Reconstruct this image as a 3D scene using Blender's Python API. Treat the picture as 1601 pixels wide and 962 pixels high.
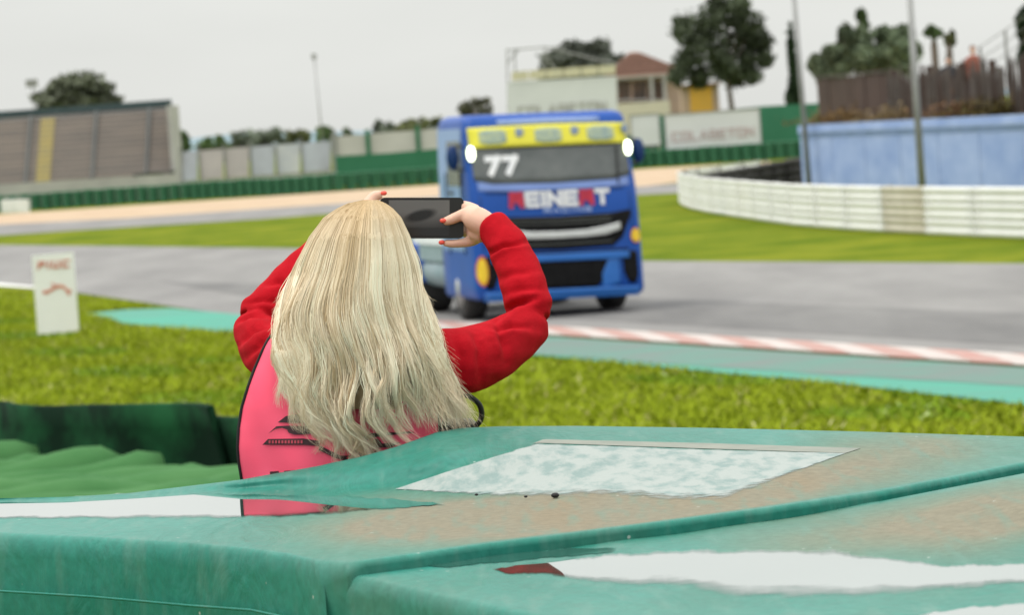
import bpy, bmesh, math, random
import numpy as np
from mathutils import Vector, Matrix

# ------------------------------------------------------------------ reset
for o in list(bpy.data.objects):
    bpy.data.objects.remove(o, do_unlink=True)
SC = bpy.context.scene
COL = SC.collection
random.seed(7)
RNG = np.random.default_rng(11)
rad = math.radians

# ------------------------------------------------------------------ camera
FPX, CAMZ = 6000.0, 2.8
ROLL = rad(4.0)
PITCH = math.atan(284 * math.cos(ROLL) / FPX)
cF = np.array([0, math.cos(PITCH), -math.sin(PITCH)])
cR0 = np.array([1.0, 0, 0])
cU0 = np.array([0, math.sin(PITCH), math.cos(PITCH)])
cR = math.cos(ROLL) * cR0 - math.sin(ROLL) * cU0
cU = math.sin(ROLL) * cR0 + math.cos(ROLL) * cU0
cC = np.array([0, 0, CAMZ])
cam_d = bpy.data.cameras.new('camera')
cam = bpy.data.objects.new('camera', cam_d)
COL.objects.link(cam)
m = Matrix((tuple(cR) + (0,), tuple(cU) + (0,), tuple(-cF) + (0,), (0, 0, 0, 1))).transposed()
m.translation = Vector(cC)
cam.matrix_world = m
cam_d.sensor_width = 36
cam_d.lens = 36 * FPX / 1601
cam_d.clip_start = 0.1
cam_d.clip_end = 12000
cam_d.dof.use_dof = True
cam_d.dof.focus_distance = 6.55
cam_d.dof.aperture_fstop = 11.0
SC.camera = cam
SC.render.resolution_x = 1024
SC.render.resolution_y = 616

# ------------------------------------------------------------------ world: overcast sky
SUN_EL, SUN_AZ = rad(66), rad(262)
w = bpy.data.worlds.new("World")
SC.world = w
w.use_nodes = True
nt = w.node_tree
nt.nodes.clear()
N = nt.nodes.new
out = N('ShaderNodeOutputWorld'); bg = N('ShaderNodeBackground')
sky = N('ShaderNodeTexSky'); sky.sky_type = 'NISHITA'; sky.sun_disc = False
sky.sun_elevation = SUN_EL; sky.sun_rotation = SUN_AZ
tc = N('ShaderNodeTexCoord'); sep = N('ShaderNodeSeparateXYZ')
nt.links.new(tc.outputs['Generated'], sep.inputs[0])
mx = N('ShaderNodeMath'); mx.operation = 'MAXIMUM'; mx.inputs[1].default_value = 0
nt.links.new(sep.outputs['Z'], mx.inputs[0])
ma = N('ShaderNodeMath'); ma.operation = 'MULTIPLY_ADD'; ma.inputs[1].default_value = 2.0; ma.inputs[2].default_value = 1.0
nt.links.new(mx.outputs[0], ma.inputs[0])       # overcast: zenith brighter than horizon
mp = N('ShaderNodeMapping'); mp.inputs['Scale'].default_value = (2.2, 2.2, 9)
nt.links.new(tc.outputs['Generated'], mp.inputs[0])
noi = N('ShaderNodeTexNoise'); noi.inputs['Scale'].default_value = 2.4; noi.inputs['Detail'].default_value = 5
nt.links.new(mp.outputs[0], noi.inputs['Vector'])
mr = N('ShaderNodeMapRange'); mr.inputs['From Min'].default_value = .3; mr.inputs['From Max'].default_value = .7
mr.inputs['To Min'].default_value = .92; mr.inputs['To Max'].default_value = 1.03
nt.links.new(noi.outputs['Fac'], mr.inputs['Value'])
mm = N('ShaderNodeMath'); mm.operation = 'MULTIPLY'
nt.links.new(ma.outputs[0], mm.inputs[0]); nt.links.new(mr.outputs[0], mm.inputs[1])
sc1 = N('ShaderNodeVectorMath'); sc1.operation = 'SCALE'; sc1.inputs[0].default_value = (0.785, 0.795, 0.765)
nt.links.new(mm.outputs[0], sc1.inputs['Scale'])
sc2 = N('ShaderNodeVectorMath'); sc2.operation = 'SCALE'; sc2.inputs['Scale'].default_value = 0.1
nt.links.new(sky.outputs[0], sc2.inputs[0])
mix = N('ShaderNodeMix'); mix.data_type = 'RGBA'; mix.inputs[0].default_value = 0.05
nt.links.new(sc1.outputs[0], mix.inputs[6]); nt.links.new(sc2.outputs[0], mix.inputs[7])
nt.links.new(mix.outputs[2], bg.inputs[0]); bg.inputs[1].default_value = 1.0
nt.links.new(bg.outputs[0], out.inputs[0])

sun_d = bpy.data.lights.new('sun', 'SUN'); sun_d.energy = 1.4; sun_d.angle = rad(25); sun_d.color = (1, .96, .9)
sun = bpy.data.objects.new('sun', sun_d); COL.objects.link(sun)
sdir = Vector((math.sin(SUN_AZ) * math.cos(SUN_EL), math.cos(SUN_AZ) * math.cos(SUN_EL), math.sin(SUN_EL)))
sun.rotation_euler = sdir.to_track_quat('Z', 'Y').to_euler()
sun.location = (0, 0, 60)
vs = SC.view_settings
vs.view_transform = 'Standard'; vs.look = 'None'; vs.gamma = 1; vs.exposure = 0.0; vs.use_curve_mapping = False

# ------------------------------------------------------------------ pixel helpers (a ray; the distance comes from ground, wall or size)
def ray(x, y): return cF + (x - 800.5) / FPX * cR + (481 - y) / FPX * cU
def G(x, y, z=0.0):
    d = ray(x, y); return cC + d * (z - CAMZ) / d[2]
def P(x, y, Y):
    d = ray(x, y); return cC + d * Y / d[1]
def PXM(Y): return Y / FPX          # metres per pixel at distance Y

# ------------------------------------------------------------------ materials
MATS = {}
def mat(name, c1, c2=None, scale=5.0, rough=.7, detail=4, bump=0.0, bscale=None, metal=0.0, spec=0.5, stretch=(1, 1, 1), lo=.35, hi=.65, coat=0, emit=None, estr=0, vcol=False, trans=0, sheen=0, ior=1.45):
    mt = bpy.data.materials.new(name); mt.use_nodes = True
    t = mt.node_tree; b = t.nodes['Principled BSDF']
    b.inputs['Roughness'].default_value = rough; b.inputs['Metallic'].default_value = metal
    b.inputs['Specular IOR Level'].default_value = spec; b.inputs['Coat Weight'].default_value = coat
    b.inputs['IOR'].default_value = ior
    if sheen: b.inputs['Sheen Weight'].default_value = sheen
    if trans: b.inputs['Transmission Weight'].default_value = trans
    tcn = t.nodes.new('ShaderNodeTexCoord'); mpn = t.nodes.new('ShaderNodeMapping'); mpn.inputs['Scale'].default_value = stretch
    t.links.new(tcn.outputs['Object'], mpn.inputs[0])
    b.inputs['Base Color'].default_value = (*c1, 1)
    last = None
    if c2 is not None:
        n = t.nodes.new('ShaderNodeTexNoise'); n.inputs['Scale'].default_value = scale; n.inputs['Detail'].default_value = detail
        n.inputs['Roughness'].default_value = .6
        t.links.new(mpn.outputs[0], n.inputs['Vector'])
        r = t.nodes.new('ShaderNodeMapRange'); r.inputs['From Min'].default_value = lo; r.inputs['From Max'].default_value = hi
        t.links.new(n.outputs['Fac'], r.inputs['Value'])
        x = t.nodes.new('ShaderNodeMix'); x.data_type = 'RGBA'
        x.inputs[6].default_value = (*c1, 1); x.inputs[7].default_value = (*c2, 1)
        t.links.new(r.outputs[0], x.inputs[0]); last = x.outputs[2]
    if vcol:
        a = t.nodes.new('ShaderNodeAttribute'); a.attribute_name = 'Col'
        if last is not None:
            y = t.nodes.new('ShaderNodeMix'); y.data_type = 'RGBA'; y.blend_type = 'MULTIPLY'; y.inputs[0].default_value = 1
            t.links.new(a.outputs['Color'], y.inputs[6]); t.links.new(last, y.inputs[7]); last = y.outputs[2]
        else: last = a.outputs['Color']
    if last is not None: t.links.new(last, b.inputs['Base Color'])
    if bump:
        n2 = t.nodes.new('ShaderNodeTexNoise'); n2.inputs['Scale'].default_value = bscale or scale * 6; n2.inputs['Detail'].default_value = 5
        t.links.new(mpn.outputs[0], n2.inputs['Vector'])
        bp = t.nodes.new('ShaderNodeBump'); bp.inputs['Strength'].default_value = bump; bp.inputs['Distance'].default_value = .02
        t.links.new(n2.outputs['Fac'], bp.inputs['Height']); t.links.new(bp.outputs[0], b.inputs['Normal'])
    if emit is not None:
        b.inputs['Emission Color'].default_value = (*emit, 1); b.inputs['Emission Strength'].default_value = estr
    MATS[name] = mt
    return mt
M = MATS
mat('grass', (.085, .13, .006), (.165, .19, .014), .45, .95, bump=.8, bscale=9, spec=.03, detail=12, lo=.38, hi=.62, stretch=(1, .6, 1))
mat('grass_blade', (1, 1, 1), None, rough=.8, spec=.1, vcol=True)
mat('asphalt', (.19, .184, .182), (.25, .243, .238), .35, .92, detail=9, bump=.2, bscale=30, spec=.2, stretch=(1.6, .35, 1))
mat('asphalt_dark', (.14, .137, .137), (.20, .195, .192), .35, .92, detail=9, bump=.2, bscale=30, spec=.2, stretch=(1.6, .35, 1))
mat('gravel', (.42, .31, .215), (.50, .385, .28), .5, .97, bump=.5, bscale=20, detail=8, spec=.05)
mat('teal_paint', (.05, .29, .21), (.08, .21, .17), .55, .8, detail=8, bump=.15, bscale=30, lo=.4, hi=.75, stretch=(.4, 1, 1))
mat('teal_worn', (.09, .21, .17), (.14, .17, .16), .8, .85, detail=8, bump=.15, bscale=30)
mat('kerb_red', (.40, .19, .165), (.38, .27, .24), 3, .75, detail=8)
mat('kerb_white', (.50, .45, .43), (.44, .37, .35), 3, .75, detail=8)
mat('white_paint', (.74, .74, .71), (.60, .60, .57), .8, .6, detail=8, lo=.45, hi=.8)
mat('rail_white', (.80, .80, .79), (.70, .70, .67), .7, .5, detail=8, lo=.45, hi=.85)
mat('rail_stained', (.60, .56, .47), (.50, .46, .37), 1.5, .6, detail=8)
mat('blue_wall', (.22, .32, .60), (.36, .46, .72), .55, .8, detail=9, stretch=(1, 1, 2.5), lo=.3, hi=.7)
mat('blue_wall_band', (.22, .31, .55), (.17, .25, .42), 1.2, .8, detail=9)
mat('soil', (.18, .13, .08), (.12, .13, .04), .8, .95, detail=8, bump=.6)
mat('green_wall', (.018, .13, .065), (.026, .15, .08), .5, .75, detail=8)
mat('green_tyre', (.02, .11, .052), (.035, .15, .075), 1.5, .7, detail=8)
mat('black_rubber', (.025, .025, .026), (.045, .043, .042), 2, .75, detail=8)
mat('concrete', (.36, .35, .34), (.45, .44, .42), .6, .9, detail=9)
mat('concrete_light', (.55, .53, .52), (.46, .44, .43), .4, .9, detail=9)
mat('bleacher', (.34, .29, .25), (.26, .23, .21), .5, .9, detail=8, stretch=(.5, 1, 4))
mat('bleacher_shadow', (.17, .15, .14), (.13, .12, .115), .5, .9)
mat('yellow_step', (.55, .45, .18), (.5, .42, .2), 1, .8)
mat('dark_green_roof', (.03, .055, .06), (.04, .07, .075), .5, .6)
mat('dark_metal', (.06, .065, .065), (.09, .095, .09), 2, .6)
mat('grey_metal', (.30, .30, .30), (.24, .24, .24), 2, .45, metal=.3)
mat('banner_a', (.48, .50, .58), (.36, .36, .42), .45, .7, detail=3)
mat('banner_b', (.50, .45, .46), (.40, .36, .38), .45, .7, detail=3)
mat('banner_c', (.42, .44, .52), (.58, .58, .60), .6, .7, detail=3)
mat('board_white', (.68, .69, .71), (.61, .62, .64), .3, .6, detail=6)
mat('billboard_letter', (.50, .36, .36), (.46, .38, .38), .5, .6)
mat('cream', (.62, .57, .40), (.55, .52, .38), 1, .8)
mat('roof_tile', (.30, .17, .13), (.22, .13, .10), 3, .85, detail=6)
mat('house_wall', (.50, .36, .28), (.42, .31, .25), .7, .85)
mat('house_low', (.62, .58, .46), (.55, .52, .42), .7, .85)
mat('dark_window', (.05, .045, .045), (.12, .07, .05), 1.2, .3)
mat('yellow_wall', (.75, .42, .06), (.66, .38, .08), .8, .8)
mat('bark', (.10, .075, .06), (.15, .12, .10), 4, .95, bump=.5)
mat('leaf_vc', (1, 1, 1), None, rough=.8, spec=.15, vcol=True)
mat('hazy_hill', (.22, .29, .33), (.26, .33, .36), .002, 1.0, spec=0)  # muted blue-green: distance haze is put into the base colour
mat('fence_brown', (.085, .05, .04), (.05, .032, .028), 2, .85, stretch=(6, 6, .6), detail=6)
mat('fence_grey', (.13, .105, .095), (.07, .06, .055), 2, .9, stretch=(6, 6, .6), detail=6)
mat('sign_white', (.84, .84, .82), (.80, .80, .78), 2, .5)
mat('sign_red', (.55, .15, .10), (.65, .28, .2), 4, .6)
# barrier
mat('belt_green', (.004, .018, .009), (.012, .075, .028), 1.6, .8, detail=6, lo=.42, hi=.62, spec=.08)
mat('roll_green', (.035, .125, .038), (.07, .18, .065), 1.2, .8, detail=8, bump=.1, spec=.1)
# truck
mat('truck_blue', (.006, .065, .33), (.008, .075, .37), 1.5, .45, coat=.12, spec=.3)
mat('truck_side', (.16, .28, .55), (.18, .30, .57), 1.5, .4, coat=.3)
mat('truck_navy', (.006, .03, .12), (.008, .035, .14), 1.5, .45, spec=.3)
mat('truck_blue_light', (.018, .13, .46), (.02, .15, .52), 1.5, .4, coat=.2)
mat('truck_pale', (.17, .25, .55), (.14, .22, .50), 2, .5)
mat('visor_yellow', (.72, .66, .05), (.66, .60, .05), 2, .5)
mat('visor_print', (.22, .30, .30), (.40, .45, .28), 14, .5, detail=3)
mat('visor_emblem', (.16, .22, .34), (.22, .27, .33), 10, .5)
mat('windscreen', (.065, .075, .078), (.12, .13, .13), 1.6, .25, spec=.6)
mat('letter_white', (.78, .78, .80), (.70, .71, .76), 6, .5)
mat('letter_red', (.52, .02, .05), (.45, .03, .07), 6, .5)
mat('letter_pale', (.28, .36, .62), (.22, .32, .60), 10, .5)
mat('grille_black', (.005, .005, .006), (.010, .010, .011), 8, .7, spec=.15)
mat('chrome', (.55, .56, .57), (.62, .63, .64), 4, .35, metal=.5)
mat('shell_yellow', (.80, .55, .03), (.75, .50, .03), 6, .5)
mat('shell_red', (.60, .12, .03), None, rough=.5)
mat('rim_silver', (.55, .55, .55), (.45, .45, .45), 5, .4, metal=.6)
mat('tank_pale', (.18, .27, .29), (.30, .36, .42), 1.2, .45)
mat('lamp_glow', (1, 1, .95), None, rough=.3, emit=(.95, 1.0, .8), estr=6)
mat('lamp_rim', (.45, .55, .12), None, rough=.5)
# person
mat('skin', (.72, .47, .36), (.66, .40, .30), 14, .55, detail=5)
M['skin'].node_tree.nodes['Principled BSDF'].inputs['Subsurface Weight'].default_value = .12
M['skin'].node_tree.nodes['Principled BSDF'].inputs['Subsurface Radius'].default_value = (.01, .004, .002)
mat('nail', (.80, .10, .07), None, rough=.25)
mat('red_knit', (.43, .006, .014), (.36, .004, .010), 40, .92, bump=.25, bscale=420, spec=.12, detail=6)
mat('pink_vest', (.95, .095, .175), (.95, .14, .235), 3, .75, bump=.1, bscale=600, spec=.2)
mat('black_trim', (.012, .010, .011), None, rough=.7)
mat('black_print_streak', (.035, .014, .018), (.05, .016, .022), 40, .7)
mat('pink_print', (.45, .05, .08), None, rough=.7)
mat('dark_trouser', (.03, .035, .05), (.04, .045, .06), 30, .9)
mat('black_leather', (.015, .015, .016), (.025, .025, .026), 30, .45)
mat('hair', (1, 1, 1), None, rough=.45, vcol=True, spec=.3)
mat('phone_black', (.008, .008, .009), None, rough=.3)
mat('screen', (1, 1, 1), None, rough=.15, vcol=True)
# ------------------------------------------------------------------ mesh helper
class MB:
    def __init__(s): s.v = []; s.f = []; s.c = None
    def add(s, vs, fs):
        b = len(s.v); s.v.extend([tuple(map(float, q)) for q in vs]); s.f.extend([tuple(i + b for i in q) for q in fs])
    def box(s, c, d, rz=0.0, R=None):
        x, y, z = [q / 2 for q in d]
        pts = [(-x, -y, -z), (x, -y, -z), (x, y, -z), (-x, y, -z), (-x, -y, z), (x, -y, z), (x, y, z), (-x, y, z)]
        if R is None: R = Matrix.Rotation(rz, 3, 'Z')
        s.add([tuple(Vector(c) + R @ Vector(q)) for q in pts],
              [(0, 3, 2, 1), (4, 5, 6, 7), (0, 1, 5, 4), (1, 2, 6, 5), (2, 3, 7, 6), (3, 0, 4, 7)])
    def rings(s, rings, cap=True, close=True):
        n = len(rings[0]); vs = [q for r in rings for q in r]; fs = []
        for i in range(len(rings) - 1):
            for j in range(n if close else n - 1):
                k = (j + 1) % n
                fs.append((i * n + j, i * n + k, (i + 1) * n + k, (i + 1) * n + j))
        if cap:
            fs.append(tuple(range(n - 1, -1, -1))); fs.append(tuple((len(rings) - 1) * n + j for j in range(n)))
        s.add(vs, fs)
    def tube(s, path, radii, n=10, cap=True, flat=None, ref=(0, 0, 1)):
        path = [Vector(q) for q in path]
        if not hasattr(radii, '__len__'): radii = [radii] * len(path)
        rings = []; prev = None
        for i, q in enumerate(path):
            t = (path[min(i + 1, len(path) - 1)] - path[max(i - 1, 0)]).normalized()
            a = prev if prev is not None else Vector(ref)
            a = a - t * a.dot(t)
            if a.length < 1e-4: a = t.orthogonal()
            a.normalize(); prev = a; b = t.cross(a)
            fl = 1.0 if flat is None else flat
            rings.append([q + float(radii[i]) * (math.cos(k * 2 * math.pi / n) * a * fl + math.sin(k * 2 * math.pi / n) * b) for k in range(n)])
        s.rings(rings, cap)
    def ell(s, c, r, n=14, mrows=9, R=None):
        rr = []
        for i in range(1, mrows):
            th = math.pi * i / mrows
            rr.append([(math.sin(th) * math.cos(2 * math.pi * k / n), math.sin(th) * math.sin(2 * math.pi * k / n), -math.cos(th)) for k in range(n)])
        R = R or Matrix.Identity(3)
        conv = lambda q: Vector(c) + R @ Vector((q[0] * r[0], q[1] * r[1], q[2] * r[2]))
        rr = [[conv(q) for q in ring] for ring in rr]
        s.rings(rr, True)
    def prism(s, poly, vec):
        n = len(poly); a = [Vector(q) for q in poly]; v = Vector(vec)
        s.add(a + [q + v for q in a], [tuple(range(n)), tuple(range(2 * n - 1, n - 1, -1))] + [(i, i + n, (i + 1) % n + n, (i + 1) % n) for i in range(n)])
    def grid(s, pts):
        h, w_ = len(pts), len(pts[0])
        s.add([q for r in pts for q in r], [(i * w_ + j, i * w_ + j + 1, (i + 1) * w_ + j + 1, (i + 1) * w_ + j) for i in range(h - 1) for j in range(w_ - 1)])
    def build(s, name, material, parent=None, smooth=False, off=None, colors=None, recalc=True):
        me = bpy.data.meshes.new(name); me.from_pydata(s.v, [], s.f)
        if recalc:
            b = bmesh.new(); b.from_mesh(me); bmesh.ops.recalc_face_normals(b, faces=b.faces); b.to_mesh(me); b.free()
        if colors is not None:
            at = me.color_attributes.new('Col', 'FLOAT_COLOR', 'POINT')
            at.data.foreach_set('color', np.asarray(colors, dtype=np.float32).ravel())
        me.materials.append(M[material] if isinstance(material, str) else material)
        if smooth: me.polygons.foreach_set('use_smooth', [True] * len(me.polygons))
        me.update()
        return link(name, me, parent)
def link(name, me, parent=None):
    o = bpy.data.objects.new(name, me); COL.objects.link(o)
    if parent is not None:
        o.parent = parent
        if parent.get('_world'):       # geometry is in world coordinates: cancel the parent's translation
            o.location = -parent.location
    return o
def tag(o, label=None, cat=None, group=None, kind=None):
    if label: o['label'] = label
    if cat: o['category'] = cat
    if group: o['group'] = group
    if kind: o['kind'] = kind
    return o
def empty(name, loc, label=None, cat=None, group=None, rz=0.0, world=True):
    o = bpy.data.objects.new(name, None); COL.objects.link(o); o.location = Vector(loc); o.rotation_euler.z = rz
    o.empty_display_size = .1
    if world: o['_world'] = 1
    return tag(o, label, cat, group)
def np_mesh(name, verts, tris, material, parent=None, colors=None, smooth=False, nside=3):
    me = bpy.data.meshes.new(name)
    nv, nf = len(verts), len(tris)
    me.vertices.add(nv); me.vertices.foreach_set('co', np.asarray(verts, dtype=np.float32).ravel())
    me.loops.add(nf * nside); me.loops.foreach_set('vertex_index', np.asarray(tris, dtype=np.int32).ravel())
    me.polygons.add(nf)
    me.polygons.foreach_set('loop_start', np.arange(nf, dtype=np.int32) * nside)
    me.polygons.foreach_set('loop_total', np.full(nf, nside, dtype=np.int32))
    if smooth: me.polygons.foreach_set('use_smooth', np.ones(nf, dtype=bool))
    me.update(calc_edges=True)
    if colors is not None:
        at = me.color_attributes.new('Col', 'FLOAT_COLOR', 'POINT')
        at.data.foreach_set('color', np.asarray(colors, dtype=np.float32).ravel())
    me.materials.append(M[material])
    return link(name, me, parent)
def remesh(o, voxel, smooth_it=6):
    md = o.modifiers.new('r', 'REMESH'); md.mode = 'VOXEL'; md.voxel_size = voxel
    if smooth_it:
        sm = o.modifiers.new('s', 'SMOOTH'); sm.factor = .5; sm.iterations = smooth_it
    dg = bpy.context.evaluated_depsgraph_get()
    me = bpy.data.meshes.new_from_object(o.evaluated_get(dg))
    old = o.data; o.modifiers.clear(); mts = list(old.materials); o.data = me
    me.materials.clear()
    for q in mts: me.materials.append(q)
    me.polygons.foreach_set('use_smooth', [True] * len(me.polygons)); me.update()
    bpy.data.meshes.remove(old)
    return o
def in_poly(x, y, poly):
    x = np.asarray(x, float); y = np.asarray(y, float); r = np.zeros(x.shape, bool); n = len(poly)
    for i in range(n):
        x1, y1 = poly[i]; x2, y2 = poly[(i + 1) % n]
        c = ((y1 > y) != (y2 > y))
        with np.errstate(divide='ignore', invalid='ignore'):
            r ^= c & (x < (x2 - x1) * (y - y1) / (y2 - y1 + 1e-12) + x1)
    return r
def lerp_pts(pts, t):
    """point on polyline pts (list of tuples) at parameter 0..1 of its first coordinate list index"""
    f = t * (len(pts) - 1); i = min(int(f), len(pts) - 2); a = f - i
    return tuple((1 - a) * p + a * q for p, q in zip(pts[i], pts[i + 1]))

# ------------------------------------------------------------------ SETTING: ground, tracks, kerb
def sheet(name, px, z, material, kind='structure', thick=0.0):
    b = MB(); pts = [G(x, y, z) for x, y in px]
    if thick: b.prism([Vector(q) for q in pts], (0, 0, -thick))
    else: b.add(pts, [tuple(range(len(pts)))])
    bm = None
    o = b.build(name, material)
    tag(o, kind=kind); return o
g = MB(); g.grid([[(x, y, -.004) for x in np.linspace(-1500, 1500, 9)] for y in np.linspace(-300, 3300, 9)])
tag(g.build('ground', 'grass'), kind='structure')
NEAR = [(-700, 395), (-300, 427), (0, 447), (130, 459), (260, 478), (365, 493), (870, 514), (1601, 558), (2100, 588)]
FAR = [(2100, 416), (1601, 412), (1010, 408), (450, 388), (0, 383), (-700, 372)]
sheet('race_track', NEAR + FAR, .006, 'asphalt')
sheet('racing_line', [(250, 440), (640, 452), (1000, 466), (1601, 490), (2100, 505), (2100, 565), (1601, 540), (1000, 504), (640, 484), (420, 470)], .010, 'asphalt_dark')
sheet('far_track', [(-700, 372), (-300, 362), (0, 351), (200, 341), (400, 327), (520, 319), (700, 306), (1010, 291), (1066, 286), (1200, 286), (1200, 300), (1066, 301), (1010, 304), (700, 322), (500, 335), (400, 343), (150, 358), (0, 368), (-300, 378), (-700, 384)], .005, 'asphalt')
sheet('gravel_bed', [(-700, 356), (0, 335), (45, 332), (400, 308.5), (690, 288.5), (1010, 264), (1250, 250), (1500, 235), (1500, 270), (1250, 268), (1066, 284), (1010, 291), (700, 306), (520, 319), (400, 327), (200, 341), (0, 351), (-700, 376)], .008, 'gravel')
sheet('runoff_paint', [(130, 491), (200, 484), (270, 482), (365, 491), (870, 528), (1601, 576), (2100, 608), (2100, 690), (1601, 633), (1300, 599), (1100, 581), (840, 556), (600, 536), (370, 519), (300, 516), (200, 508)], .009, 'teal_paint')
sheet('runoff_worn', [(600, 512), (870, 527), (1601, 575), (2100, 607), (2100, 650), (1601, 604), (1250, 583), (1000, 566), (830, 553), (600, 530)], .013, 'teal_worn')
sheet('edge_line', [(-300, 424), (0, 443), (60, 448.5), (60, 451), (0, 447), (-300, 428)], .010, 'white_paint')
# kerb: red and white blocks
kerb = MB(); KA = [G(x, y) for x, y in ((560, 497), (870, 512), (1601, 556), (2100, 586))]; KB = [G(x, y) for x, y in ((560, 510), (870, 526), (1601, 574), (2100, 606))]
def kpt(K, t):
    xs = [0, .30, .82, 1.0]; i = max(j for j in range(3) if xs[j] <= t); a = (t - xs[i]) / (xs[i + 1] - xs[i])
    return K[i] * (1 - a) + K[i + 1] * a
kpoly = [tuple(kpt(KA, t) - np.array([0, 0, -.014])) for t in (0, .3, .82, 1)] + [tuple(kpt(KB, t) + np.array([0, 0, .014])) for t in (1, .82, .3, 0)]
kerb.add(kpoly, [tuple(range(8))])
kerb_o = tag(kerb.build('kerb', 'concrete'), kind='structure')
NK = 26
for i in range(NK):
    b = MB(); t0, t1 = i / NK + .0006, (i + 1) / NK - .0006
    sh_k = min(1.1 / NK, 1 - t1)
    a0, a1, b0, b1 = kpt(KA, t0), kpt(KA, t1), kpt(KB, t0 + sh_k), kpt(KB, t1 + sh_k)
    z = lambda q, h: (q[0], q[1], h)
    m0, m1 = (a0 * .45 + b0 * .55), (a1 * .45 + b1 * .55)
    b.add([z(a0, .018), z(a1, .018), z(m1, .035), z(m0, .035), z(b0, .028), z(b1, .028), z(b0, .012), z(b1, .012)],
          [(0, 1, 2, 3), (3, 2, 5, 4), (4, 5, 7, 6), (0, 3, 4, 6), (1, 7, 5, 2)])
    b.build('kerb_block', 'kerb_red' if i % 2 else 'kerb_white', kerb_o)
# service bank on which photographer and marshal stand
b = MB()
prof = [(-9, 1.04), (11.5, 1.04), (12.5, .95), (16, 0.02), (16.2, -.3)]
b.grid([[(x, y, z + .02 * math.sin(x * 3 + y)) for x in np.linspace(-14, 14, 29)] for y, z in prof])
tag(b.build('service_bank', 'grass', smooth=True), kind='structure')
# hills
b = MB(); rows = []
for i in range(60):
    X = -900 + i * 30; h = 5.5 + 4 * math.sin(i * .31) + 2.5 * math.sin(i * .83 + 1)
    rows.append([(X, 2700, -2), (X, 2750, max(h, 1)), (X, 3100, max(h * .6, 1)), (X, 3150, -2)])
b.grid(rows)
tag(b.build('hills', 'hazy_hill', smooth=True), kind='structure')

# grass blades on the near strip
def grass_patch():
    n = 120000
    poly = [(-260, 432), (0, 456), (130, 464), (250, 480), (130, 490), (200, 509), (300, 517), (370, 521), (600, 538), (840, 557), (1100, 582), (1300, 600), (1601, 634), (1850, 662), (1850, 745), (-260, 760)]
    pw = [tuple(G(x, y)[:2]) for x, y in poly]
    xs = RNG.uniform(-18, 9, n * 4); ys = RNG.uniform(28, 96, n * 4)
    k = in_poly(xs, ys, pw); xs, ys = xs[k][:n], ys[k][:n]
    n = len(xs)
    patch = np.sin(xs * 1.3 + ys * .35) * .5 + np.sin(xs * .7 - ys * .9 + 2) * .5 + np.sin(xs * 3.1 + ys * 1.7) * .35
    hgt = (.045 + .035 * RNG.random(n)) * (1 + .35 * patch)
    wd = .010 + .012 * RNG.random(n); ang = RNG.uniform(0, 2 * np.pi, n)
    lean = RNG.normal(0, 1.0, (n, 2)) * hgt[:, None]
    base = np.stack([xs, ys, np.full(n, -.004)], 1)
    dx = np.stack([np.cos(ang) * wd, np.sin(ang) * wd, np.zeros(n)], 1)
    tip = base + np.concatenate([lean, hgt[:, None]], 1)
    V = np.stack([base - dx, base + dx, tip], 1).reshape(-1, 3)
    T = np.arange(n * 3).reshape(-1, 3)
    c = np.array([.225, .28, .013])[None] * (1 + .08 * RNG.normal(0, 1, n).clip(-2, 2) + .13 * patch)[:, None]
    dry = RNG.random(n) < (.05 + .05 * (patch > .8)); c[dry] = np.array([.32, .30, .10])
    fl = RNG.random(n) < .008; c[fl] = np.array([.5, .48, .22])
    lush = patch < -.6; c[lush] *= np.array([.75, .95, 1.0])
    c = np.clip(c, .002, 1)
    C = np.concatenate([np.repeat(c, 3, axis=0), np.ones((n * 3, 1))], 1)
    o = np_mesh('grass_blades', V, T, 'grass_blade', colors=C)
    tag(o, 'short green verge grass beside the painted track edge', 'grass', kind='stuff')
grass_patch()
# ------------------------------------------------------------------ BACKGROUND
def wall_px(name, px, Y0, Y1, material, thick=.3, parent=None):
    """upright slab: px = (xl, ytop_l, xr, ytop_r); stands on the ground at distances Y0 (left), Y1 (right)"""
    xl, yl, xr, yr = px
    a, c = P(xl, yl, Y0), P(xr, yr, Y1)
    b = MB()
    b.prism([(a[0], a[1], -.02), (c[0], c[1], -.02), (c[0], c[1], c[2]), (a[0], a[1], a[2])], (0, thick, 0))
    return b, a, c
def slab(b, px4, Y, t=.2):
    """flat rectangle traced at distance Y, given thickness away from the camera"""
    b.prism([tuple(P(x, y, Y)) for x, y in px4], (0, t, 0))

# --- grandstand on the far left
Yg = 232.0
base = P(140, 300, Yg); base[2] = 0
gs = empty('grandstand', base, 'grey brown terraced grandstand with dark green roof edge and yellow stair', 'grandstand')
gx0, gx1 = P(-260, 200, Yg)[0], P(263, 200, Yg)[0]
zb, zt = 1.25, 5.55
NR = 13
for i in range(NR):
    b = MB(); z0 = zb + (zt - zb - .25) * i / NR; h = (zt - zb - .25) / NR; y = Yg + i * .42
    b.box(((gx0 + gx1) / 2, y + .21, z0 + h * .36), (gx1 - gx0, .42, h * .72))
    b.build('terrace_step', 'bleacher', gs)
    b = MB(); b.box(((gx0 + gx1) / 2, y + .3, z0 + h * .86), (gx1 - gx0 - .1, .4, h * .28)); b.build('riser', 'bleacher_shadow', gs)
b = MB(); b.box(((gx0 + gx1) / 2, Yg + 3, .6), (gx1 - gx0, 6.2, 1.3)); b.build('base_wall', 'concrete', gs)
b = MB(); b.box(((gx0 + gx1) / 2, Yg + 5.9, (zb + zt) / 2), (gx1 - gx0, .3, zt - zb)); b.build('back_wall', 'concrete', gs)
b = MB(); b.box(((gx0 + gx1) / 2 - .1, Yg + 5.9, zt + .16), (gx1 - gx0 - .2, .5, .42)); b.build('roof_edge', 'dark_green_roof', gs)
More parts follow.
